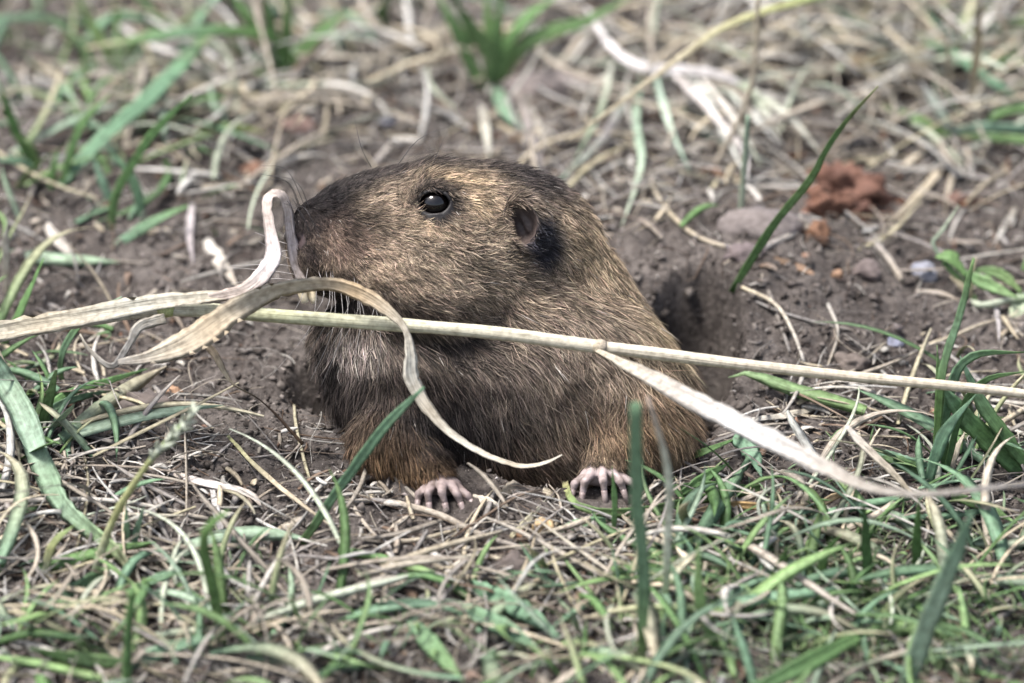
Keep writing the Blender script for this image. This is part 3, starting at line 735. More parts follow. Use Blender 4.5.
lump('yellow_crumb', 544, 528, (10, 8, 8), [(.36, .25, .13), (.46, .35, .21)], 'yellow lumpy crumb on the soil between the two paws', 'crumb', None, 7, rough=.35)
lump('red_clod', 845, 196, (31, 24, 27), [(.060, .028, .020), (.15, .075, .050)], 'largest of the crumbly rust red clods behind the burrow', 'clod', 'rust red clods', 21, rough=.7, sub=4)
lump('red_clod', 822, 216, (20, 17, 19), [(.075, .034, .022), (.16, .080, .052)], 'rust red clod at the front left of the largest one', 'clod', 'rust red clods', 22, rough=.7, sub=4)
lump('red_clod', 862, 214, (14, 12, 10), [(.055, .026, .019), (.12, .060, .042)], 'small dark red clod at the right of the largest one', 'clod', 'rust red clods', 23, rough=.5)
lump('red_clod', 818, 240, (11, 14, 14), [(.090, .045, .026), (.18, .095, .055)], 'orange brown clod lowest of the rust red group', 'clod', 'rust red clods', 24, rough=.45)
lump('red_clod', 960, 204, (16, 13, 10), [(.075, .042, .032), (.13, .075, .055)], 'dull red clod below the upper right grass tuft', 'clod', 'rust red clods', 25, rough=.5)
lump('red_clod', 293, 132, (18, 14, 12), [(.14, .085, .070), (.22, .155, .13)], 'pinkish red clod among dry curls left of the gopher head', 'clod', 'rust red clods', 26, rough=.4)
lump('red_clod', 254, 172, (13, 9, 8), [(.10, .052, .034), (.16, .090, .060)], 'small rust red clod on the soil behind the nose', 'clod', 'rust red clods', 27, rough=.4)
lump('orange_crumb', 838, 276, (6, 6, 5), [(.15, .085, .05), (.2, .125, .08)], 'tiny orange crumb beside the dark brown pebble', 'crumb', None, 28)
lump('orange_crumb', 174, 392, (8, 6, 5), [(.22, .13, .08), (.3, .19, .12)], 'tiny orange crumb below the bent stem on the left', 'crumb', None, 29)
lump('orange_crumb', 522, 537, (6, 5, 5), [(.19, .1, .05), (.26, .15, .09)], 'tiny rust brown crumb touching the slate blue pebble', 'crumb', None, 30, sub=2)
lump('soil_clod', 150, 410, (26, 18, 16), [(.06, .05, .045), (.10, .08, .07)], 'dark soil clod below the stem at left', 'clod', 'dark soil clods', 31, rough=.3)
lump('soil_clod', 515, 570, (18, 14, 12), [(.06, .05, .045), (.10, .08, .07)], 'round dark soil clod in front of the paws', 'clod', 'dark soil clods', 32, rough=.35)
lump('soil_clod', 745, 256, (20, 15, 11), [(.09, .07, .07), (.13, .105, .10)], 'purplish soil clod on the bank right of the gopher back', 'clod', 'dark soil clods', 33, rough=.35)
lump('soil_clod', 850, 365, (16, 12, 10), [(.08, .065, .055), (.13, .105, .09)], 'small soil clod on the bare slope above the right part of the stem', 'clod', 'dark soil clods', 34, rough=.35)

# ================================================================== STICKS, STRAWS AND LOOSE BLADES (each one a thing)
def solo(fn, mode, pts, wd, cols, name, label, cat, group=None, **kw):
    o = fn(mode, pts, wd, cols, name, None, **kw); return tag(o, label, cat, group)
ST, BL = stalk, blade
GS = 'dry straws lying on the soil'; GB = 'single green grass blades'; GD = 'single dead leaves'
for q in [
  (ST, 'g', [(764, 248, 3), (790, 236, 4), (815, 224, 3)], 8, ['grey', 'beige'], 'twig', 'short grey twig lying beside the rust red clods', 'twig', GS),
  (BL, 'g', [(774, 258, 2), (800, 268, 3), (825, 281, 2)], 8, ['brown', (.33, .22, .16)], 'bark_strip', 'flat reddish brown strip of bark behind the burrow', 'bark strip', GS),
  (ST, 'g', [(872, 240, 3), (888, 258, 4), (902, 280, 2)], 8, ['grey', 'beige'], 'twig', 'grey twig between the dark brown and the blue grey pebble', 'twig', GS),
  (BL, 'g', [(858, 250, 3), (890, 233, 8), (925, 196, 14)], 5, ['straw', 'straw'], 'straw', 'pale straw slanting up right of the rust red clods', 'straw', GS),
  (ST, 'g', [(856, 225, 2), (893, 227, 4), (930, 228, 3), (974, 249, 2)], 4.5, ['beige', 'grey'], 'straw', 'thin beige straw lying above the two largest pebbles', 'straw', GS),
  (ST, 'g', [(742, 287, 2), (775, 304, 9), (793, 332, 7), (804, 362, 0)], 4, ['straw', 'bleach'], 'rootlet', 'pale arched rootlet on the bank right of the gopher', 'rootlet', GS),
  (ST, 'g', [(828, 304, 2), (838, 332, 7), (828, 366, 0)], 3.5, ['bleach', 'beige'], 'rootlet', 'short bent rootlet on bare soil above the stem', 'rootlet', GS),
  (ST, 'g', [(648, 170, 3), (660, 200, 5), (690, 232, 3), (728, 247, 4), (770, 246, 2)], 5, ['beige', 'straw', 'beige'], 'straw', 'bent beige straw on the soil just behind the gopher shoulder', 'straw', GS),
  (ST, 'g', [(764, 243, 2), (762, 275, 0), (772, 300, 0), (790, 352, 0)], 4, ['beige', 'grey'], 'rootlet', 'long thin rootlet hanging down the bank beside the burrow', 'rootlet', GS),
  (BL, 'g', [(916, 291, 2), (940, 293, 4), (966, 303, 2)], 5, ['bleach', 'beige'], 'straw', 'short pale straw under the leafy weed', 'straw', GS),
  (BL, 'g', [(994, 300, 3), (998, 320, 4), (999, 342, 1)], 6, ['bleach', 'bleach'], 'straw', 'short white straw standing below the leafy weed at right', 'straw', GS),
  (ST, 'g', [(918, 349, 1), (951, 337, 5), (990, 322, 3), (1024, 318, 2)], 5, ['straw', 'beige'], 'straw', 'straw lying right of the small blue pebble', 'straw', GS),
  (BL, 'g', [(1016, 208, 3), (1004, 228, 5), (992, 249, 2)], 7, ['beige', 'bleach'], 'straw', 'broad beige straw at the right edge above the leafy weed', 'straw', GS),
  (BL, 'g', [(752, 420, 2), (785, 416, 5), (806, 411, 4), (828, 400, 2)], 8, ['bleach', 'straw'], 'straw', 'pale straw lying between the stem and the broad dead leaf', 'straw', GS),
  (ST, 'g', [(784, 440, 2), (808, 430, 4), (834, 420, 2)], 4, ['straw', 'beige'], 'straw', 'thin short straw above the broad dead leaf at right', 'straw', GS),
  (BL, 'g', [(850, 402, 2), (856, 424, 4), (862, 446, 2)], 6, ['straw', 'bleach'], 'straw', 'short upright straw just above the middle of the broad dead leaf', 'straw', GS),
  (BL, 'g', [(762, 151, 2), (831, 144, 5), (898, 131, 8), (930, 113, 10)], 6, ['beige', 'bleach', 'beige'], 'straw', 'long beige straw lying behind the rust red clods', 'straw', GS),
  (ST, 'e', [(714, 170), (747, 101), (756, 50), (758, -6)], 7, ['beige', 'straw'], 'straw', 'tall thin straw rising through the bleached tuft to the top edge', 'straw', GS),
  (ST, 'e', [(740, 222), (744, 170), (748, 116)], 7, ['pale', 'sage'], 'straw', 'straight pale green straw hanging below the bleached tuft', 'straw', GS),
  (BL, 'c', [(567, 141, -330), (616, 106, -350), (680, 58, -380), (730, 24, -420), (812, -2, -460), (900, -20, -700)], [2, 5, 6, 7, 8, 5], ['straw', 'straw', (.42, .42, .2), 'light', 'green'], 'grass_shoot', 'long yellow green blade slanting down from the top edge, tip over the gopher back', 'grass blade', GB),
  (BL, 'e', [(731, 292), (771, 228), (811, 177), (826, 149), (848, 118), (878, 86)], [7, 9, 8, 7, 6, 2], ['green', 'green', 'light', 'green', 'yellow'], 'grass_shoot', 'long thin green blade leaning right behind the burrow bank', 'grass blade', GB),
  (BL, 'e', [(300, 545), (345, 480), (385, 426), (424, 387)], [9, 10, 11, 3], ['light', 'blue', 'blue', 'blue'], 'grass_shoot', 'upright green blade slanting in front of the gopher left arm', 'grass blade', GB),
  (BL, 'e', [(641, 668), (643, 580), (637, 500), (634, 402)], [9, 12, 13, 11], ['light', 'blue', 'blue', 'blue'], 'grass_shoot', 'thick vertical green blade with blunt top in front of the right paw', 'grass blade', GB),
  (BL, 'e', [(664, 620), (668, 540), (668, 470), (648, 397)], [7, 8, 7, 3], ['light', 'pale', 'pale', 'beige'], 'grass_shoot', 'thin pale blade with dry tip right beside the thick vertical one', 'grass blade', GB),
  (BL, 'e', [(614, 534), (615, 500), (612, 466)], 6, ['green', 'green'], 'grass_shoot', 'short thin upright blade over the right paw', 'grass blade', GB),
  (BL, 'g', [(760, 488, 10), (700, 499, 12), (640, 511, 10), (595, 511, 10), (573, 500, 12), (566, 480, 20), (576, 458, 26)], [9, 10, 10, 9, 8, 7, 2], ['green', 'green', 'green', 'light', 'yellow', 'straw'], 'grass_shoot', 'green blade curving under the right paw and curling up to a dry tip', 'grass blade', GB),
  (BL, 'g', [(632, 484, 6), (670, 466, 14), (705, 452, 14), (742, 436, 8)], 9, ['green', 'dark'], 'grass_shoot', 'dark green blade pointing right from the right paw', 'grass blade', GB),
  (BL, 'g', [(680, 494, 4), (704, 478, 12), (729, 463, 8)], 12, ['green', 'green'], 'grass_shoot', 'short green blade below the dark one beside the right paw', 'grass blade', GB),
  (BL, 'g', [(733, 438, 12), (752, 452, 14), (762, 478, 4)], 17, ['blue', 'blue'], 'grass_shoot', 'short broad blue green leaf bent over below the stem, right of the gopher', 'grass blade', GB),
  (BL, 'g', [(672, 487, 6), (715, 485, 10), (758, 487, 4)], 9, ['dark', 'green'], 'grass_shoot', 'flat dark green blade lying right of the right paw', 'grass blade', GB),
  (BL, 'g', [(560, 530, 3), (590, 522, 8), (616, 520, 8)], 12, ['blue', 'blue'], 'grass_shoot', 'short blue green blade lying right of the yellow crumb', 'grass blade', GB),
  (BL, 'g', [(684, 515, 6), (727, 505, 10), (787, 508, 12), (818, 504, 12), (840, 494, 14), (860, 503, 8)], [6, 8, 8, 8, 7, 3], ['straw', 'ochre', 'straw', 'ochre'], 'straw', 'orange tinted straw curling among green blades below the broad dead leaf', 'straw', GS),
  (BL, 'g', [(729, 476, 8), (738, 522, 8), (753, 570, 2)], 6, ['straw', 'bleach'], 'straw', 'straw crossing the orange tinted one', 'straw', GS),
  (BL, 'c', [(846, 425, 150), (858, 440, 150), (886, 466, 152), (916, 497, 150)], [4, 8, 8, 3], ['bleach', 'straw'], 'straw', 'pale straw crossing over the broad dead leaf at right', 'straw', GS),
  (ST, 'g', [(380, 462, 3), (400, 482, 4), (419, 500, 1)], 5, ['bleach', 'beige'], 'straw', 'short white straw poking from under the left arm', 'straw', GS),
  (ST, 'g', [(396, 503, 3), (440, 515, 6), (484, 536, 6), (552, 557, 2)], 7, ['beige', 'beige', 'grey'], 'twig', 'long beige twig lying in front of both paws', 'twig', GS),
  (ST, 'g', [(350, 500, 1), (362, 520, 4), (380, 541, 1)], 4, ['beige', 'beige'], 'straw', 'short straw left of the left paw', 'straw', GS),
  (ST, 'g', [(372, 538, 1), (405, 541, 4), (430, 537, 5), (456, 530, 1)], 5, ['beige', 'straw'], 'straw', 'curved straw below the left paw', 'straw', GS),
  (ST, 'g', [(438, 584, 1), (455, 566, 5), (478, 555, 7), (516, 564, 1)], 6, ['bleach', 'straw'], 'straw', 'arched pale straw below the long beige twig', 'straw', GS),
  (BL, 'g', [(510, 538, 2), (528, 520, 6), (547, 498, 2)], 7, ['straw', 'bleach'], 'straw', 'pale straw slanting left of the yellow crumb', 'straw', GS),
  (BL, 'g', [(473, 497, 2), (488, 502, 5), (503, 508, 1)], 10, ['bleach', 'bleach'], 'leaf_flake', 'white dead leaf flake between the paws', 'leaf flake', GD),
  (BL, 'g', [(500, 496, 2), (514, 487, 5), (530, 490, 1)], 13, [(.3, .26, .17), 'beige'], 'leaf_flake', 'crumpled olive brown leaf flake between the paws behind the white one', 'leaf flake', GD),
  (BL, 'g', [(505, 500, 2), (523, 496, 5), (552, 494, 1)], 9, ['beige', 'brown'], 'leaf_flake', 'beige leaf flake lying in front of the gopher belly', 'leaf flake', GD),
  (ST, 'g', [(340, 550, 8), (390, 561, 9), (432, 575, 9), (462, 590, 6)], [9, 9, 9, 10], ['green', 'green', 'light', 'pale'], 'grass_stalk', 'green stalk with a pale cut end lying at bottom centre', 'grass stalk', GB),
  (BL, 'g', [(470, 586, 6), (518, 607, 16), (560, 637, 14)], 21, ['blue', 'blue'], 'grass_shoot', 'broad blue green blade lying right of the pale cut stalk', 'grass blade', GB),
  (BL, 'g', [(455, 606, 8), (507, 629, 18), (543, 652, 16)], 17, ['blue', 'blue'], 'grass_shoot', 'broad blue green blade parallel below the upper one at bottom centre', 'grass blade', GB),
  (BL, 'g', [(408, 618, 10), (436, 650, 20), (464, 682, 16)], 18, ['blue', 'green'], 'grass_shoot', 'broad green blade running down to the bottom edge left of centre', 'grass blade', GB),
  (BL, 'c', [(-14, 348, 20), (0, 374, 40), (24, 412, 70), (46, 470, 120), (66, 508, 165), (96, 534, 200), (120, 554, 230), (137, 582, 250)], [14, 20, 26, 24, 20, 18, 15, 5], ['blue', (.18, .24, .15), (.2, .27, .18), (.17, .24, .14), (.2, .27, .17), (.22, .30, .14), 'brown'], 'grass_shoot', 'broad grey green blade drooping from the left edge', 'grass blade', GB),
  (ST, 'g', [(-10, 502, 3), (53, 500, 9), (124, 502, 10), (208, 519, 4)], 6, ['beige', 'bleach', 'beige'], 'straw', 'long straw lying level from the left edge', 'straw', GS),
  (BL, 'g', [(158, 468, 3), (199, 482, 9), (249, 494, 10), (264, 512, 4)], 9, ['beige', 'bleach', 'beige'], 'straw', 'broad dry straw bent down at its right end below the seed head', 'straw', GS),
  (BL, 'g', [(212, 489, 6), (220, 528, 9), (223, 560, 2)], 8, ['bleach', 'beige'], 'straw', 'pale straw hanging under the broad bent one', 'straw', GS),
  (BL, 'g', [(228, 436, 4), (258, 468, 10), (296, 500, 10), (345, 536, 4)], 5, ['yellow', 'straw', 'straw'], 'straw', 'long yellowish straw slanting across the bare soil at lower left', 'straw', GS),
  (BL, 'e', [(224, 650), (213, 589), (204, 548), (210, 526), (229, 511)], [8, 10, 10, 9, 4], ['light', 'green', 'green', 'green'], 'grass_shoot', 'green blade hooking right at its top below the bare soil', 'grass blade', GB),
  (BL, 'e', [(126, 556), (127, 530), (126, 504)], 7, ['blue', 'blue'], 'grass_shoot', 'left of two short blue green blades forming a V at lower left', 'grass blade', GB),
  (BL, 'e', [(132, 556), (137, 530), (144, 506)], 7, ['blue', 'blue'], 'grass_shoot', 'right of two short blue green blades forming a V at lower left', 'grass blade', GB),
  (BL, 'e', [(43, 582), (52, 546), (76, 524)], 8, ['pale', 'yellow', 'light'], 'grass_shoot', 'pale yellow green blade bending right at lower left', 'grass blade', GB),
  (BL, 'g', [(42, 616, 4), (71, 593, 14), (112, 566, 10)], 20, ['blue', 'dark'], 'grass_shoot', 'broad dark blade lying at lower left', 'grass blade', GB),
  (BL, 'e', [(0, 352), (20, 312), (44, 258)], [7, 9, 2], ['green', 'green', 'green'], 'grass_shoot', 'upright dark green blade crossing the stem at the left edge', 'grass blade', GB),
  (BL, 'e', [(62, 384), (62, 356), (76, 330), (95, 312), (122, 297)], [7, 8, 8, 6, 2], ['green', 'blue', 'green', 'sage'], 'grass_shoot', 'green blade bending right over the stem at left', 'grass blade', GB),
  (BL, 'e', [(40, 432), (48, 400), (56, 370)], [8, 11, 3], ['green', 'light'], 'grass_shoot', 'short bright green blade under the stem at left', 'grass blade', GB),
  (BL, 'g', [(44, 424, 4), (62, 396, 12), (112, 380, 12), (150, 368, 6)], 8, ['green', 'green'], 'grass_shoot', 'thin green blade lying under the stem at left', 'grass blade', GB),
  (BL, 'g', [(20, 440, 4), (60, 404, 10), (128, 386, 10)], 9, ['blue', 'blue'], 'grass_shoot', 'blue green blade lying below the thin one at left', 'grass blade', GB),
  (BL, 'e', [(116, 246), (150, 224), (188, 206)], [9, 11, 4], ['blue', 'green'], 'grass_shoot', 'green blade slanting right, left of the gopher nose', 'grass blade', GB),
  (BL, 'g', [(206, 240, 2), (220, 262, 6), (240, 290, 2)], 15, ['bleach', 'beige'], 'leaf_flake', 'broad pale leaf flake behind the stem left of the nose', 'leaf flake', GD),
  (BL, 'g', [(192, 204, 3), (190, 236, 7), (194, 268, 2)], 9, ['bleach', 'grey'], 'straw', 'short upright dead blade left of the nose', 'straw', GS),
  (BL, 'g', [(46, 226, 3), (62, 244, 8), (80, 262, 2)], 14, ['bleach', 'bleach'], 'leaf_flake', 'white leaf flake in the grass at the left', 'leaf flake', GD),
  (BL, 'e', [(6, 296), (6, 250), (8, 216)], 8, ['beige', 'bleach'], 'straw', 'dry upright straw at the left edge', 'straw', GS),
  (BL, 'e', [(867, 600), (866, 545), (862, 498)], 11, ['green', 'dark'], 'grass_shoot', 'upright green blade below the bend of the broad dead leaf', 'grass blade', GB),
  (BL, 'e', [(915, 584), (917, 540), (920, 495)], 9, ['dark', 'green'], 'grass_shoot', 'upright dark blade right of the dead leaf bend', 'grass blade', GB),
  (BL, 'e', [(905, 690), (928, 620), (950, 566), (972, 512)], [15, 20, 18, 5], ['sage', 'sage', 'blue'], 'grass_shoot', 'broad blurred grey green blade near the lower right corner', 'grass blade', GB),
  (BL, 'g', [(750, 692, 20), (819, 657, 40), (880, 626, 40)], 18, ['dark', 'green'], 'grass_shoot', 'broad dark green blade slanting up from the bottom edge at right', 'grass blade', GB),
  (BL, 'g', [(946, 494, 4), (985, 507, 14), (1018, 524, 8)], 11, ['green', 'light'], 'grass_shoot', 'bright green blade lying below the dead leaf at the right edge', 'grass blade', GB),
  (BL, 'e', [(718, 655), (700, 598), (698, 540)], 11, ['green', 'light'], 'grass_shoot', 'tall light green blade right of the two vertical blades', 'grass blade', GB),
  (BL, 'e', [(772, 602), (778, 575), (787, 546)], 16, ['green', 'green'], 'grass_shoot', 'short broad green blade amid the lower right grass', 'grass blade', GB),
  (BL, 'e', [(821, 588), (824, 556), (841, 534)], 9, ['light', 'green'], 'grass_shoot', 'light green blade bent right amid the lower right grass', 'grass blade', GB),
]:
    solo(q[0], q[1], q[2], q[3], q[4], q[5], q[6], q[7], q[8])

# ================================================================== TUFTS (plants with blades as parts)
def tuft(label, base, blades, group='grass tufts', name='grass_tuft', cat='grass tuft'):
    t = thing(name, label, cat, G(base[0], base[1], 0), group)
    for q in blades:
        fn = ST if len(q) > 4 and q[4] == 's' else BL
        fn(q[0], q[1], q[2], q[3], 'stalk' if fn is ST else 'blade', t)
    return t
tuft('bright green grass tuft with a brown dead blade at top centre behind the gopher', (491, 92), [
  ('e', [(484, 92), (471, 64), (456, 32), (434, -8)], 17, ['light', 'green', 'light']),
  ('e', [(490, 92), (487, 52), (472, 28), (450, -10)], 16, ['light', 'light', 'green']),
  ('e', [(492, 92), (491, 40), (485, -12)], 15, ['green', 'light']),
  ('e', [(494, 92), (497, 40), (503, -14)], 13, ['green', 'green']),
  ('e', [(495, 92), (508, 44), (528, 18), (562, -8)], 16, ['light', 'green', 'green']),
  ('e', [(497, 90), (518, 50), (554, 31), (588, 20), (632, -4)], 15, ['light', 'light', 'green', 'green']),
  ('e', [(494, 92), (497, 64), (505, 28)], 13, ['ochre', 'brown', (.3, .16, .07)]),
  ('g', [(496, 88, 6), (506, 110, 16), (525, 133, 6)], 17, ['blue', 'blue']),
  ('g', [(482, 106, 8), (486, 132, 10), (490, 162, 4)], 10, ['bleach', 'bleach']),
  ('g', [(514, 80, 8), (530, 132, 10), (548, 180, 2)], 10, ['beige', 'grey']),
  ('g', [(524, 86, 6), (540, 130, 8), (552, 164, 2)], 7, ['grey', 'beige'])])
tuft('bleached white and sage grass tuft sprawling behind the gopher back', (640, 78), [
  ('g', [(586, 8, 52), (606, 40, 52), (626, 60, 48), (648, 69, 44), (682, 70, 42), (717, 74, 36), (750, 88, 24)], [4, 9, 10, 11, 11, 9, 4], ['white', 'white', 'white', 'white']),
  ('g', [(642, 74, 24), (636, 116, 26), (641, 166, 20), (621, 228, 4)], 9, ['sage', 'sage', 'pale']),
  ('g', [(630, 84, 24), (622, 106, 26), (599, 143, 20), (552, 187, 4)], 10, ['sage', 'grey', 'sage']),
  ('g', [(690, 74, 26), (714, 114, 30), (748, 180, 20)], 10, ['white', 'white']),
  ('g', [(712, 74, 26), (746, 108, 18), (783, 148, 6)], 10, ['pale', 'white']),
  ('g', [(746, 84, 24), (764, 110, 24), (785, 150, 4)], 9, ['sage', 'white']),
  ('g', [(740, 88, 24), (780, 98, 20), (830, 102, 4)], 8, ['white', 'beige']),
  ('g', [(680, 118, 6), (720, 140, 10), (790, 172, 4)], 9, ['sage', 'grey']),
  ('e', [(630, 74), (618, 54), (600, 20)], 9, ['sage', 'pale']),
  ('g', [(700, 76, 30), (735, 120, 36), (762, 168, 20)], 8, ['white', 'white', 'pale']),
  ('g', [(655, 72, 36), (668, 120, 38), (690, 172, 20)], 8, ['sage', 'pale', 'sage']),
  ('g', [(612, 62, 40), (600, 110, 36), (572, 165, 18)], 8, ['white', 'pale', 'sage']),
  ('g', [(740, 84, 28), (790, 118, 30), (826, 160, 14)], 8, ['pale', 'white', 'bleach']),
  ('g', [(668, 70, 36), (700, 100, 40), (742, 150, 26), (748, 182, 18)], 8, ['white', 'white', 'white']),
  ('e', [(716, 76), (722, 40), (735, -6)], 8, ['beige', 'beige']),
  ('e', [(690, 72), (655, 40), (630, 6)], 8, ['grey', 'beige'])])
tuft('green and straw tuft spreading its leaves at the upper right edge', (950, 138), [
  ('g', [(950, 136, 8), (915, 119, 22), (883, 106, 26)], [7, 10, 3], ['light', 'green', 'green']),
  ('e', [(952, 138), (937, 106), (919, 80)], 13, ['sage', 'pale', 'grey']),
  ('e', [(968, 122), (952, 104), (943, 85)], 6, ['green', 'green']),
  ('g', [(948, 132, 10), (982, 127, 26), (1040, 130, 30)], [8, 12, 10], ['sage', 'blue', 'blue']),
  ('g', [(985, 124, 20), (1003, 112, 28), (1040, 107, 30)], [4, 10, 8], ['green', 'green']),
  ('g', [(960, 136, 10), (1000, 138, 20), (1040, 142, 22)], [4, 9, 8], ['green', 'light']),
  ('g', [(942, 138, 6), (914, 158, 8), (887, 178, 2)], 6, ['straw', 'straw']),
  ('g', [(956, 147, 6), (925, 188, 8), (872, 240, 2)], 8, ['beige', 'straw', 'beige']),
  ('g', [(960, 148, 6), (949, 188, 8), (944, 218, 2)], 7, ['bleach', 'beige']),
  ('g', [(966, 146, 6), (969, 160, 8), (966, 176, 2)], 6, ['straw', 'beige'])])
tuft('dry and green tuft at the top right corner with an ochre leaf', (950, 40), [
  ('g', [(940, 42, 12), (885, 56, 18), (841, 66, 18), (758, 86, 8)], [8, 12, 13, 9], ['ochre', 'ochre', 'beige', 'beige']),
  ('g', [(915, 34, 20), (948, 52, 34), (985, 76, 34), (1022, 104, 16)], [6, 11, 11, 5], ['green', 'blue', 'blue']),
  ('e', [(969, 120), (976, 50), (982, -10)], 10, ['beige', 'straw', 'brown']),
  ('e', [(948, 96), (949, 60), (946, 28)], 7, ['straw', 'straw']),
  ('e', [(985, 78), (965, 44), (950, 20)], 9, ['bleach', 'beige']),
  ('e', [(950, 30), (945, 10), (940, -16)], 9, ['yellow', 'green']),
  ('e', [(985, 40), (987, 15), (990, -14)], 10, ['green', 'light']),
  ('g', [(970, 25, 12), (1005, 26, 26), (1045, 24, 26)], [6, 11, 10], ['dark', 'green']),
  ('g', [(985, 56, 12), (1010, 60, 24), (1045, 58, 24)], [6, 12, 10], ['green', 'green']),
  ('e', [(1020, 70), (1006, 30), (990, -8)], 9, ['straw', 'beige']),
  ('e', [(870, 30), (868, 5), (862, -20)], 9, ['yellow', 'ochre']),
  ('e', [(1000, 96), (1010, 84), (1026, 70)], 7, ['bleach', 'beige']),
  ('g', [(755, 100, 8), (830, 74, 12), (900, 40, 14)], 8, ['beige', 'beige'])])
tuft('blue green and green blades tangled at the upper left', (110, 232), [
  ('g', [(60, 186, 4), (110, 131, 34), (143, 103, 44), (180, 66, 46), (208, 34, 40)], [9, 16, 17, 16, 7], ['blue', 'blue', 'blue', 'green']),
  ('e', [(111, 230), (115, 199), (130, 168), (156, 130), (192, 95)], [8, 9, 9, 9, 3], ['light', 'green', 'green', 'green']),
  ('e', [(112, 206), (102, 180), (92, 154)], 10, ['blue', 'blue']),
  ('e', [(143, 226), (134, 182), (108, 148)], 11, ['blue', 'blue']),
  ('e', [(60, 190), (80, 128), (112, 92)], 9, ['green', 'green']),
  ('e', [(186, 146), (206, 131), (236, 127), (268, 134)], 10, ['light', 'light', 'yellow'])])
tuft('thin dark green blades standing at the left edge near the top', (36, 172), [
  ('e', [(36, 174), (14, 126), (-2, 78)], 10, ['green', 'green']),
  ('e', [(40, 176), (32, 150), (10, 132)], 8, ['light', 'green']),
  ('e', [(40, 178), (20, 162), (-6, 160)], 11, ['blue', 'blue']),
  ('e', [(50, 192), (54, 168), (58, 150)], 9, ['green', 'green']),
  ('e', [(44, 176), (70, 152), (84, 140)], 8, ['grey', 'grey'])])
tuft('green blades crossing in the top left corner', (118, 76), [
  ('e', [(116, 76), (106, 50), (93, 27), (74, -6)], 12, ['green', 'light', 'green']),
  ('e', [(122, 44), (118, 20), (110, -8)], 10, ['green', 'green']),
  ('e', [(90, 104), (86, 76), (82, 46)], 10, ['green', 'green']),
  ('g', [(-10, 20, 20), (40, 18, 34), (88, 26, 20)], [7, 10, 6], ['blue', 'blue', 'green'])])
tuft('green tuft with a level pale tipped blade left of top centre', (284, 84), [
  ('e', [(284, 84), (283, 56), (272, 37), (213, 30), (150, 37), (86, 48)], [10, 13, 11, 12, 10, 3], ['light', 'green', 'green', 'blue', 'green', 'straw']),
  ('e', [(290, 76), (300, 56), (320, 34), (350, 10)], 18, ['green', 'green']),
  ('e', [(282, 78), (270, 30), (262, -10)], 14, ['light', 'green']),
  ('e', [(286, 78), (285, 30), (290, -10)], 14, ['green', 'light']),
  ('e', [(282, 70), (250, 20), (232, -6)], 12, ['light', 'green']),
  ('e', [(276, 68), (245, 52), (226, 40)], 12, ['blue', 'light']),
  ('e', [(282, 70), (268, 20), (256, -10)], 9, ['brown', 'brown']),
  ('e', [(384, 40), (381, 15), (390, -14)], 13, ['green', 'green'])])
tuft('blurred tuft of upright green blades at the right edge under the leafy weed', (945, 476), [
  ('e', [(936, 476), (938, 425), (944, 368), (961, 312), (974, 258)], [8, 10, 10, 9, 3], ['green', 'green', 'blue', 'green']),
  ('e', [(940, 470), (939, 410), (937, 345)], 9, ['green', 'light']),
  ('e', [(942, 474), (950, 390), (972, 356), (1028, 352)], 10, ['green', 'blue', 'green']),
  ('e', [(945, 476), (962, 410), (985, 380), (1028, 371)], 8, ['dark', 'green']),
  ('e', [(1036, 480), (1008, 440), (982, 404), (960, 356)], 15, ['green', 'green', 'blue']),
  ('e', [(1024, 475), (986, 440), (960, 410), (942, 386)], 21, ['dark', 'green', 'blue']),
  ('e', [(926, 490), (942, 438), (976, 394)], 13, ['blue', 'blue']),
  ('e', [(948, 478), (956, 452), (966, 430)], 8, ['straw', 'straw']),
  ('e', [(940, 480), (900, 462), (880, 456)], 12, ['dark', 'green']),
  ('g', [(876, 452, 6), (905, 462, 12), (935, 466, 8)], 15, ['blue', 'blue'])])
tuft('stout green stalk with spread leaves at lower left', (126, 690), [
  ('e', [(126, 692), (128, 639), (132, 590)], 10, ['green', 'dark', 'green'], 's'),
  ('c', [(131, 594, 270), (100, 600, 285), (64, 620, 300)], [8, 15, 4], ['green', 'green', 'green']),
  ('c', [(133, 591, 270), (156, 579, 275), (182, 570, 280)], [7, 11, 3], ['blue', 'blue']),
  ('c', [(124, 664, 370), (78, 658, 380), (30, 649, 390)], [9, 15, 4], ['green', 'light', 'green']),
  ('c', [(128, 668, 370), (160, 652, 370), (214, 636, 360)], [8, 14, 4], ['blue', 'blue'])])
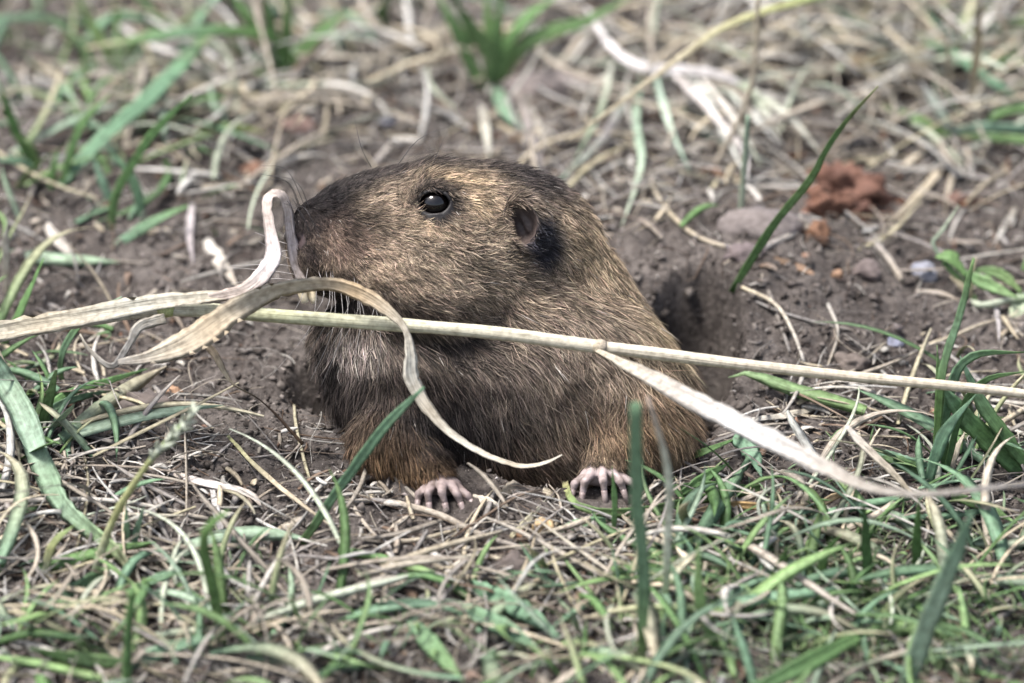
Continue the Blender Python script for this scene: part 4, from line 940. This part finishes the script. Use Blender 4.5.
# leafy weed on the right
wd = thing('leafy_weed', 'small leafy weed with pale stem on the bare soil at the right edge', 'weed', G(985, 303, 0))
stalk('g', [(970, 303, 2), (985, 305, 8), (1010, 300, 12), (1040, 296, 10)], 8, ['pale', 'pale', 'light'], 'stem', wd)
stalk('c', [(978, 303, -235), (960, 280, -230), (943, 262, -228)], [6, 7, 5], ['light', 'green'], 'stem', wd)
for pts, wdt, cc in [([(956, 268, -226), (985, 283, -215), (1018, 298, -205)], [4, 14, 2], ['green', 'light']),
                     ([(975, 270, -240), (1000, 274, -235), (1022, 292, -225)], [3, 12, 4], ['green', 'light']),
                     ([(1022, 293, -230), (1018, 312, -215), (1017, 334, -210)], [5, 19, 2], ['sage', 'pale']),
                     ([(936, 257, -226), (950, 258, -222), (966, 276, -220)], [3, 15, 4], ['green', 'green']),
                     ([(942, 260, -228), (933, 243, -226), (941, 232, -226), (959, 206, -226)], [4, 4, 4, 1.5], ['sage', 'pale']),
                     ([(972, 296, -228), (966, 290, -220), (950, 276, -216)], [6, 8, 2], ['straw', 'straw']),
                     ([(970, 300, -236), (971, 275, -236), (976, 258, -236)], [4, 5, 2], ['yellow', 'straw']),
                     ([(1022, 270, -240), (1034, 258, -240), (1050, 250, -240)], [4, 14, 3], ['light', 'green'])]:
    blade('c', pts, wdt, cc, 'leaf', wd, fold=.4)
# seed head
sh = thing('seed_head', 'pale fuzzy grass seed head on a yellowish stalk at lower left', 'seed head', G(94, 574, 0))
stalk('e', [(94, 574), (114, 518), (142, 472), (163, 446), (182, 424)], [8, 8, 6, 5, 3], ['pale', 'yellow', 'yellow', 'light'], 'stalk', sh)
rs = random.Random(3); bY = G(94, 574, 0)[1]
for k in range(26):
    f = k / 25; u0 = 150 + 44 * f; v0 = 460 - 46 * f; l = rs.uniform(8, 15); a = rs.uniform(-1.0, .5) - .2
    du, dv = math.cos(a - .45) * l, math.sin(a - .45) * l
    pts = [onY(u0, v0, bY + rs.uniform(-.0006, .0006)), onY(u0 + du * .5, v0 + dv * .5, bY + rs.uniform(-.001, .001)), onY(u0 + du, v0 + dv, bY + rs.uniform(-.0015, .0015))]
    V, F, U, t = ribbon(pts, np.array([1.5, 4.5, .6]) * S, None, (0, 40), .4, .0004, 6, k)
    mesh_obj('spikelet', V, F, M_GREEN, sh, tints(t, ['pale', (.55, .58, .47)]), U)

# ================================================================== STUFF: thatch, short grass, crumbs, rootlets, flakes
def zone(u, v, blobs, base):
    r = np.full(u.shape, float(base))
    for cu, cv, ru, rv, a in blobs: r = r + a * np.exp(-((u - cu) / ru) ** 2 - ((v - cv) / rv) ** 2)
    return np.clip(r, 0, 1)
def scatter(n, blobs, base, seed, box=(-.2, .2, -.12, .27), hole=False):
    r = np.random.default_rng(seed); out = []
    while sum(len(o) for o in out) < n:
        x = r.uniform(box[0], box[1], n * 2); y = r.uniform(box[2], box[3], n * 2)
        u, v = unproj(np.stack([x, y, np.zeros_like(x)], 1))
        d = zone(u, v, blobs, base)
        inh = np.hypot((x - HX) / .033, (y - HY) / .0315) < 1.06
        inh |= np.hypot((x - RGAP[0]) / .012, (y - RGAP[1]) / .016) < 1.0
        k = (r.random(len(x)) < d) & (~inh | hole)
        out.append(np.stack([x[k], y[k]], 1))
    q = np.concatenate(out); u, v = unproj(np.stack([q[:, 0], q[:, 1], np.zeros(len(q))], 1))
    return q[(np.hypot((u - 445) / 42, (v - 500) / 26) > 1) & (np.hypot((u - 602) / 44, (v - 490) / 26) > 1)][:n]
def many_strips(name, xy, length, width, hgt, cols, material, seed, arch=.3, K=7, erect=0.0, curl=.6, label=None, heading=None, tip=.15):
    """thousands of thin curved solid strips as one mesh; 4 vertices a ring"""
    r = np.random.default_rng(seed); n = len(xy)
    L = length[0] + (length[1] - length[0]) * r.random(n) ** 1.8
    Wd = width[0] + (width[1] - width[0]) * r.random(n) ** 1.5
    if material is M_GREEN: Wd = np.minimum(Wd, L * .13)
    a0 = r.uniform(0, 2 * math.pi, n) if heading is None else heading[0] + r.normal(size=n) * heading[1]
    cv = r.normal(size=n) * curl; cv2 = r.normal(size=n) * curl * 1.2
    s = np.linspace(0, 1, K)
    ang = a0[:, None] + cv[:, None] * s + cv2[:, None] * s ** 2
    if isinstance(erect, (int, float)): er = np.clip(r.normal(erect, .25, n), 0, 1.35)
    else: er = np.clip(r.uniform(erect[0], erect[1], n), 0, 1.4)
    el = er[:, None] * (1 - .75 * s[None] * r.uniform(.2, 1.2, n)[:, None])
    dx = np.cos(ang) * np.cos(el); dy = np.sin(ang) * np.cos(el); dz = np.sin(el)
    st = (L / (K - 1))[:, None]
    X = xy[:, :1] + np.cumsum(dx * st, 1) - dx[:, :1] * st; Y = xy[:, 1:] + np.cumsum(dy * st, 1) - dy[:, :1] * st
    Z0 = np.cumsum(dz * st, 1) - dz[:, :1] * st
    base = gz(X, Y, True) if length[1] < .008 else gz(X, Y, False) + .0011
    lift = (r.random(n) ** 2 * hgt)[:, None] + (arch * L * r.random(n) ** 2)[:, None] * np.sin(math.pi * s)[None]
    e1 = np.clip(er / .3, 0, 1)[:, None]
    Z = (base[:, :1] * e1 + base * (1 - e1)) + Z0 + lift + .0003
    Z = np.maximum(Z, base + .0002)
    Cn = np.stack([X, Y, Z], 2)
    uu, vv = unproj(Cn.reshape(-1, 3)); uu = uu.reshape(n, K); vv = vv.reshape(n, K)
    hit = ((np.hypot((uu - 446) / 36, (vv - 494) / 24) < 1) | (np.hypot((uu - 602) / 40, (vv - 484) / 24) < 1)).any(1)
    hit |= (base < -.0035).any(1)
    kp = ~hit; Cn = Cn[kp]; n = len(Cn); L = L[kp]; Wd = Wd[kp]; a0 = a0[kp]; er = er[kp]; e1 = e1[kp]
    T = nrm(np.gradient(Cn, axis=1))
    up = nrm(np.stack([r.normal(size=n) * .5, r.normal(size=n) * .5 - .35, np.ones(n)], 1))[:, None]
    up = np.broadcast_to(up, Cn.shape)
    hz = np.broadcast_to(nrm(np.stack([-np.sin(a0), np.cos(a0), np.zeros(n)], 1))[:, None], Cn.shape)
    sd0 = nrm(np.cross(T, up)); sd = np.where(e1[..., None] > .6, nrm(hz + .3 * sd0), sd0); nn = np.cross(sd, T)
    prof = np.interp(s, [0, .3, .7, 1], [.75, 1, .85, tip])[None]
    hw = (Wd[:, None] * prof / 2)[..., None]; th = np.minimum(hw * .3, .00022)
    R = np.stack([Cn - sd * hw, Cn + nn * th, Cn + sd * hw, Cn - nn * th * .6], 2)
    V = R.reshape(-1, 3)
    base_i = (np.arange(n) * K * 4)[:, None, None, None]
    i = np.arange(K - 1)[None, :, None]; j = np.arange(4)[None, None, :]; j2 = (j + 1) % 4
    F = np.stack([i * 4 + j, i * 4 + j2, (i + 1) * 4 + j2, (i + 1) * 4 + j], -1)[None][0]
    F = (F + base_i).reshape(-1, 4)
    cs = np.array([C[c] if isinstance(c, str) else c for c in cols])
    pick = r.integers(0, len(cs), n); c0 = cs[pick] * r.uniform(.6, 1.25, (n, 1)); c1 = c0 * .75 + .25 * cs[r.integers(0, len(cs), n)]
    if material is M_GREEN:
        yt = r.random(len(c1)) < .3; c1[yt] = np.array(C['straw']) * r.uniform(.6, 1.1, (int(yt.sum()), 1))
    col = c0[:, None] * (1 - s[None, :, None]) + c1[:, None] * s[None, :, None]
    col = np.repeat(col[:, :, None], 4, 2).reshape(-1, 3)
    uvx = np.broadcast_to(np.array([0, .5, 1, .5])[None, None], (n, K, 4)) + (np.arange(n) % 19)[:, None, None]
    uvy = np.broadcast_to((s * 5)[None, :, None], (n, K, 4)) + (np.arange(n) % 11)[:, None, None]
    o = mesh_obj(name, V, F, material, None, col, np.stack([uvx, uvy], -1).reshape(-1, 2))
    o['kind'] = 'stuff'; o['label'] = label; o['category'] = 'litter' if material is M_DRY else 'grass'
    return o
DRYZ = [(450, 650, 220, 40, .35), (60, 560, 120, 60, .3), (760, 600, 260, 80, .3), (300, 640, 250, 50, .3), (120, 480, 150, 70, .55), (100, 620, 200, 70, .45), (480, 600, 200, 60, .35), (700, 560, 150, 70, .35), (880, 90, 200, 90, .5), (640, 130, 120, 80, .4), (400, 70, 150, 70, .4), (230, 120, 110, 70, .4),
        (60, 150, 90, 80, .2), (970, 420, 60, 50, .3), (820, 430, 80, 30, .35), (560, 530, 60, 25, .5),
        (260, 400, 90, 60, -.45), (850, 320, 120, 70, -.3), (170, 265, 120, 45, -.25), (690, 300, 60, 60, -.3), (330, 360, 60, 60, -.4)]
many_strips('dry_thatch', scatter(6200, DRYZ, .27, 31), (.003, .022), (.00025, .0012), .0012, ['beige', 'beige', 'straw', 'bleach', 'grey', (.30, .25, .20), 'brown', 'grey', 'bleach', 'white'], M_DRY, 32, arch=.05, K=8, erect=.0, curl=.22, label='tangled dry grass litter spread over the soil', tip=.5)
many_strips('dry_tangle', scatter(520, DRYZ, .03, 33), (.012, .036), (.0005, .0015), .003, ['beige', 'straw', 'bleach', 'grey', 'beige', (.4, .36, .24)], M_DRY, 34, arch=.08, K=12, erect=.05, curl=.4, label='longer curled dry grass stems heaped over the litter', tip=.4)
many_strips('straw_heap', scatter(430, [(900, 70, 130, 60, 1), (230, 110, 70, 50, .6), (660, 110, 80, 50, .4), (400, 60, 70, 40, .4), (820, 560, 130, 50, .4), (620, 610, 80, 40, .3), (250, 620, 110, 40, .35), (60, 500, 70, 40, .3)], 0, 61), (.014, .038), (.0008, .0019), .006, ['bleach', 'white', 'beige', 'straw', 'beige', 'pale'], M_DRY, 62, arch=.14, K=12, erect=(.0, .5), curl=.6, label='pale straw heaped in loose clumps along the far ground', tip=.4)
many_strips('rootlets', scatter(5000, [(330, 420, 80, 60, .3), (720, 370, 120, 80, .3)], .35, 35), (.003, .016), (.00010, .0003), .001, ['beige', 'grey', 'bleach', 'brown', 'darkbr'], M_DRY, 36, arch=.25, K=9, erect=.1, curl=1.6, label='hair thin rootlets over the crumbly soil')
many_strips('leaf_flakes', scatter(2600, DRYZ, .3, 37), (.0012, .006), (.0006, .0024), .001, ['beige', 'bleach', 'bleach', 'grey', 'straw', 'brown', 'redbr'], M_DRY, 38, arch=.2, K=4, erect=.15, curl=.5, label='small crumbled dead leaf flakes over the soil', tip=.35)
many_strips('chaff', scatter(15000, DRYZ, .5, 39, hole=True), (.0006, .0045), (.00016, .0007), .0006, ['beige', 'grey', 'grey', 'brown', 'bleach', 'darkbr', (.2, .17, .15)], M_DRY, 40, arch=.15, K=3, erect=.15, curl=.5, label='fine chaff and broken bits strewn over the soil', tip=.4)
GRZ = [(880, 600, 230, 90, 1.0), (700, 600, 130, 80, .55), (150, 640, 200, 60, .65), (30, 430, 60, 80, .45), (420, 640, 160, 50, .45), (100, 120, 120, 90, .55), (290, 40, 70, 45, .55), (990, 440, 60, 60, .5), (1000, 60, 60, 50, .4), (470, 20, 60, 30, .3), (20, 240, 30, 50, .3), (560, 680, 130, 40, .5), (450, 530, 130, 45, -.8), (600, 505, 60, 30, -.8), (250, 470, 90, 60, -.5)]
many_strips('short_grass', scatter(520, GRZ, .004, 41), (.006, .023), (.0009, .0027), .0005, ['green', 'green', 'blue', 'light', 'light', 'blue', 'sage', 'green'], M_GREEN, 42, arch=.05, K=9, erect=(.35, 1.2), curl=.5, label='short green grass blades growing from the soil', tip=.05)
many_strips('fallen_grass', scatter(260, GRZ, .004, 43), (.010, .034), (.0016, .0038), .003, ['green', 'blue', 'light', 'sage', 'blue'], M_GREEN, 44, arch=.2, K=9, erect=.12, curl=.5, label='green grass blades lying flat among the litter', tip=.05)
COV = [(810, 590, 110, 70, 1.0), (780, 650, 120, 40, .8), (940, 640, 120, 60, .6), (385, 630, 24, 24, .7), (250, 600, 40, 30, .3)]
many_strips('ground_cover', scatter(2600, COV, .0, 45), (.0015, .0045), (.0006, .0015), .004, [(.17, .25, .12), (.22, .31, .17), 'green', (.28, .36, .22), 'light'], M_GREEN, 46, arch=.15, K=5, erect=(.1, 1.0), curl=.5, label='feathery pale green ground cover in the lower right grass', tip=.1)

def crumbs(name, n, size, cols, blobs, base, seed, label, box=(-.16, .16, -.1, .2), allow_hole=True):
    import bmesh
    p0 = np.array([(1, 0, 0), (0, 1, 0), (-1, 0, 0), (0, -1, 0), (0, 0, 1), (0, 0, -1)], float)
    f0 = np.array([(0, 1, 4), (1, 2, 4), (2, 3, 4), (3, 0, 4), (1, 0, 5), (2, 1, 5), (3, 2, 5), (0, 3, 5)])
    r = np.random.default_rng(seed)
    xy = scatter(n, blobs, base, seed, box, True); n = len(xy)
    sz = size[0] + (size[1] - size[0]) * r.random(n) ** 6
    sc3 = sz[:, None] * r.uniform(.5, 1.4, (n, 3)); sc3[:, 2] *= .75
    tw = r.uniform(0, 6.28, n); p = np.repeat(p0[None], n, 0) + r.normal(size=(n, 6, 3)) * .28; ca, sa = np.cos(tw)[:, None], np.sin(tw)[:, None]
    p = np.stack([p[..., 0] * ca - p[..., 1] * sa, p[..., 0] * sa + p[..., 1] * ca, p[..., 2]], -1) * (1 + .36 * r.normal(size=(n, len(p0), 1)).clip(-1.6, 1.8)) * sc3[:, None]
    z = gz(xy[:, 0], xy[:, 1]) + sz * r.uniform(-.1, .55, n)
    V = (p + np.stack([xy[:, 0], xy[:, 1], z], 1)[:, None]).reshape(-1, 3)
    F = (f0[None] + (np.arange(n) * len(p0))[:, None, None]).reshape(-1, 3)
    cs = np.array(cols); c = cs[r.integers(0, len(cs), n)] * r.uniform(.65, 1.25, (n, 1))
    o = mesh_obj(name, V, F, M_CRUMB, None, np.repeat(c, len(p0), 0), None, False); o['kind'] = 'stuff'; o['label'] = label; o['category'] = 'soil'
    return o
soilc = [(.107, .092, .083), (.082, .070, .063), (.148, .130, .118), (.055, .047, .042), (.112, .098, .088)]
crumbs('soil_crumbs', 85000, (.00018, .0011), soilc, [], .8, 51, 'loose crumbs of grey brown soil')
crumbs('red_grit', 160, (.0004, .0016), [(.12, .065, .04), (.17, .09, .055), (.09, .05, .035)], [(845, 210, 45, 30, 1), (960, 205, 20, 14, .6)], 0, 53, 'small rust red fragments around the red clods')
crumbs('grit', 1100, (.0003, .0012), [(.25, .22, .2), (.34, .31, .29), (.17, .105, .075), (.22, .19, .18), (.12, .115, .13)], [], .8, 52, 'scattered pale and reddish grit')
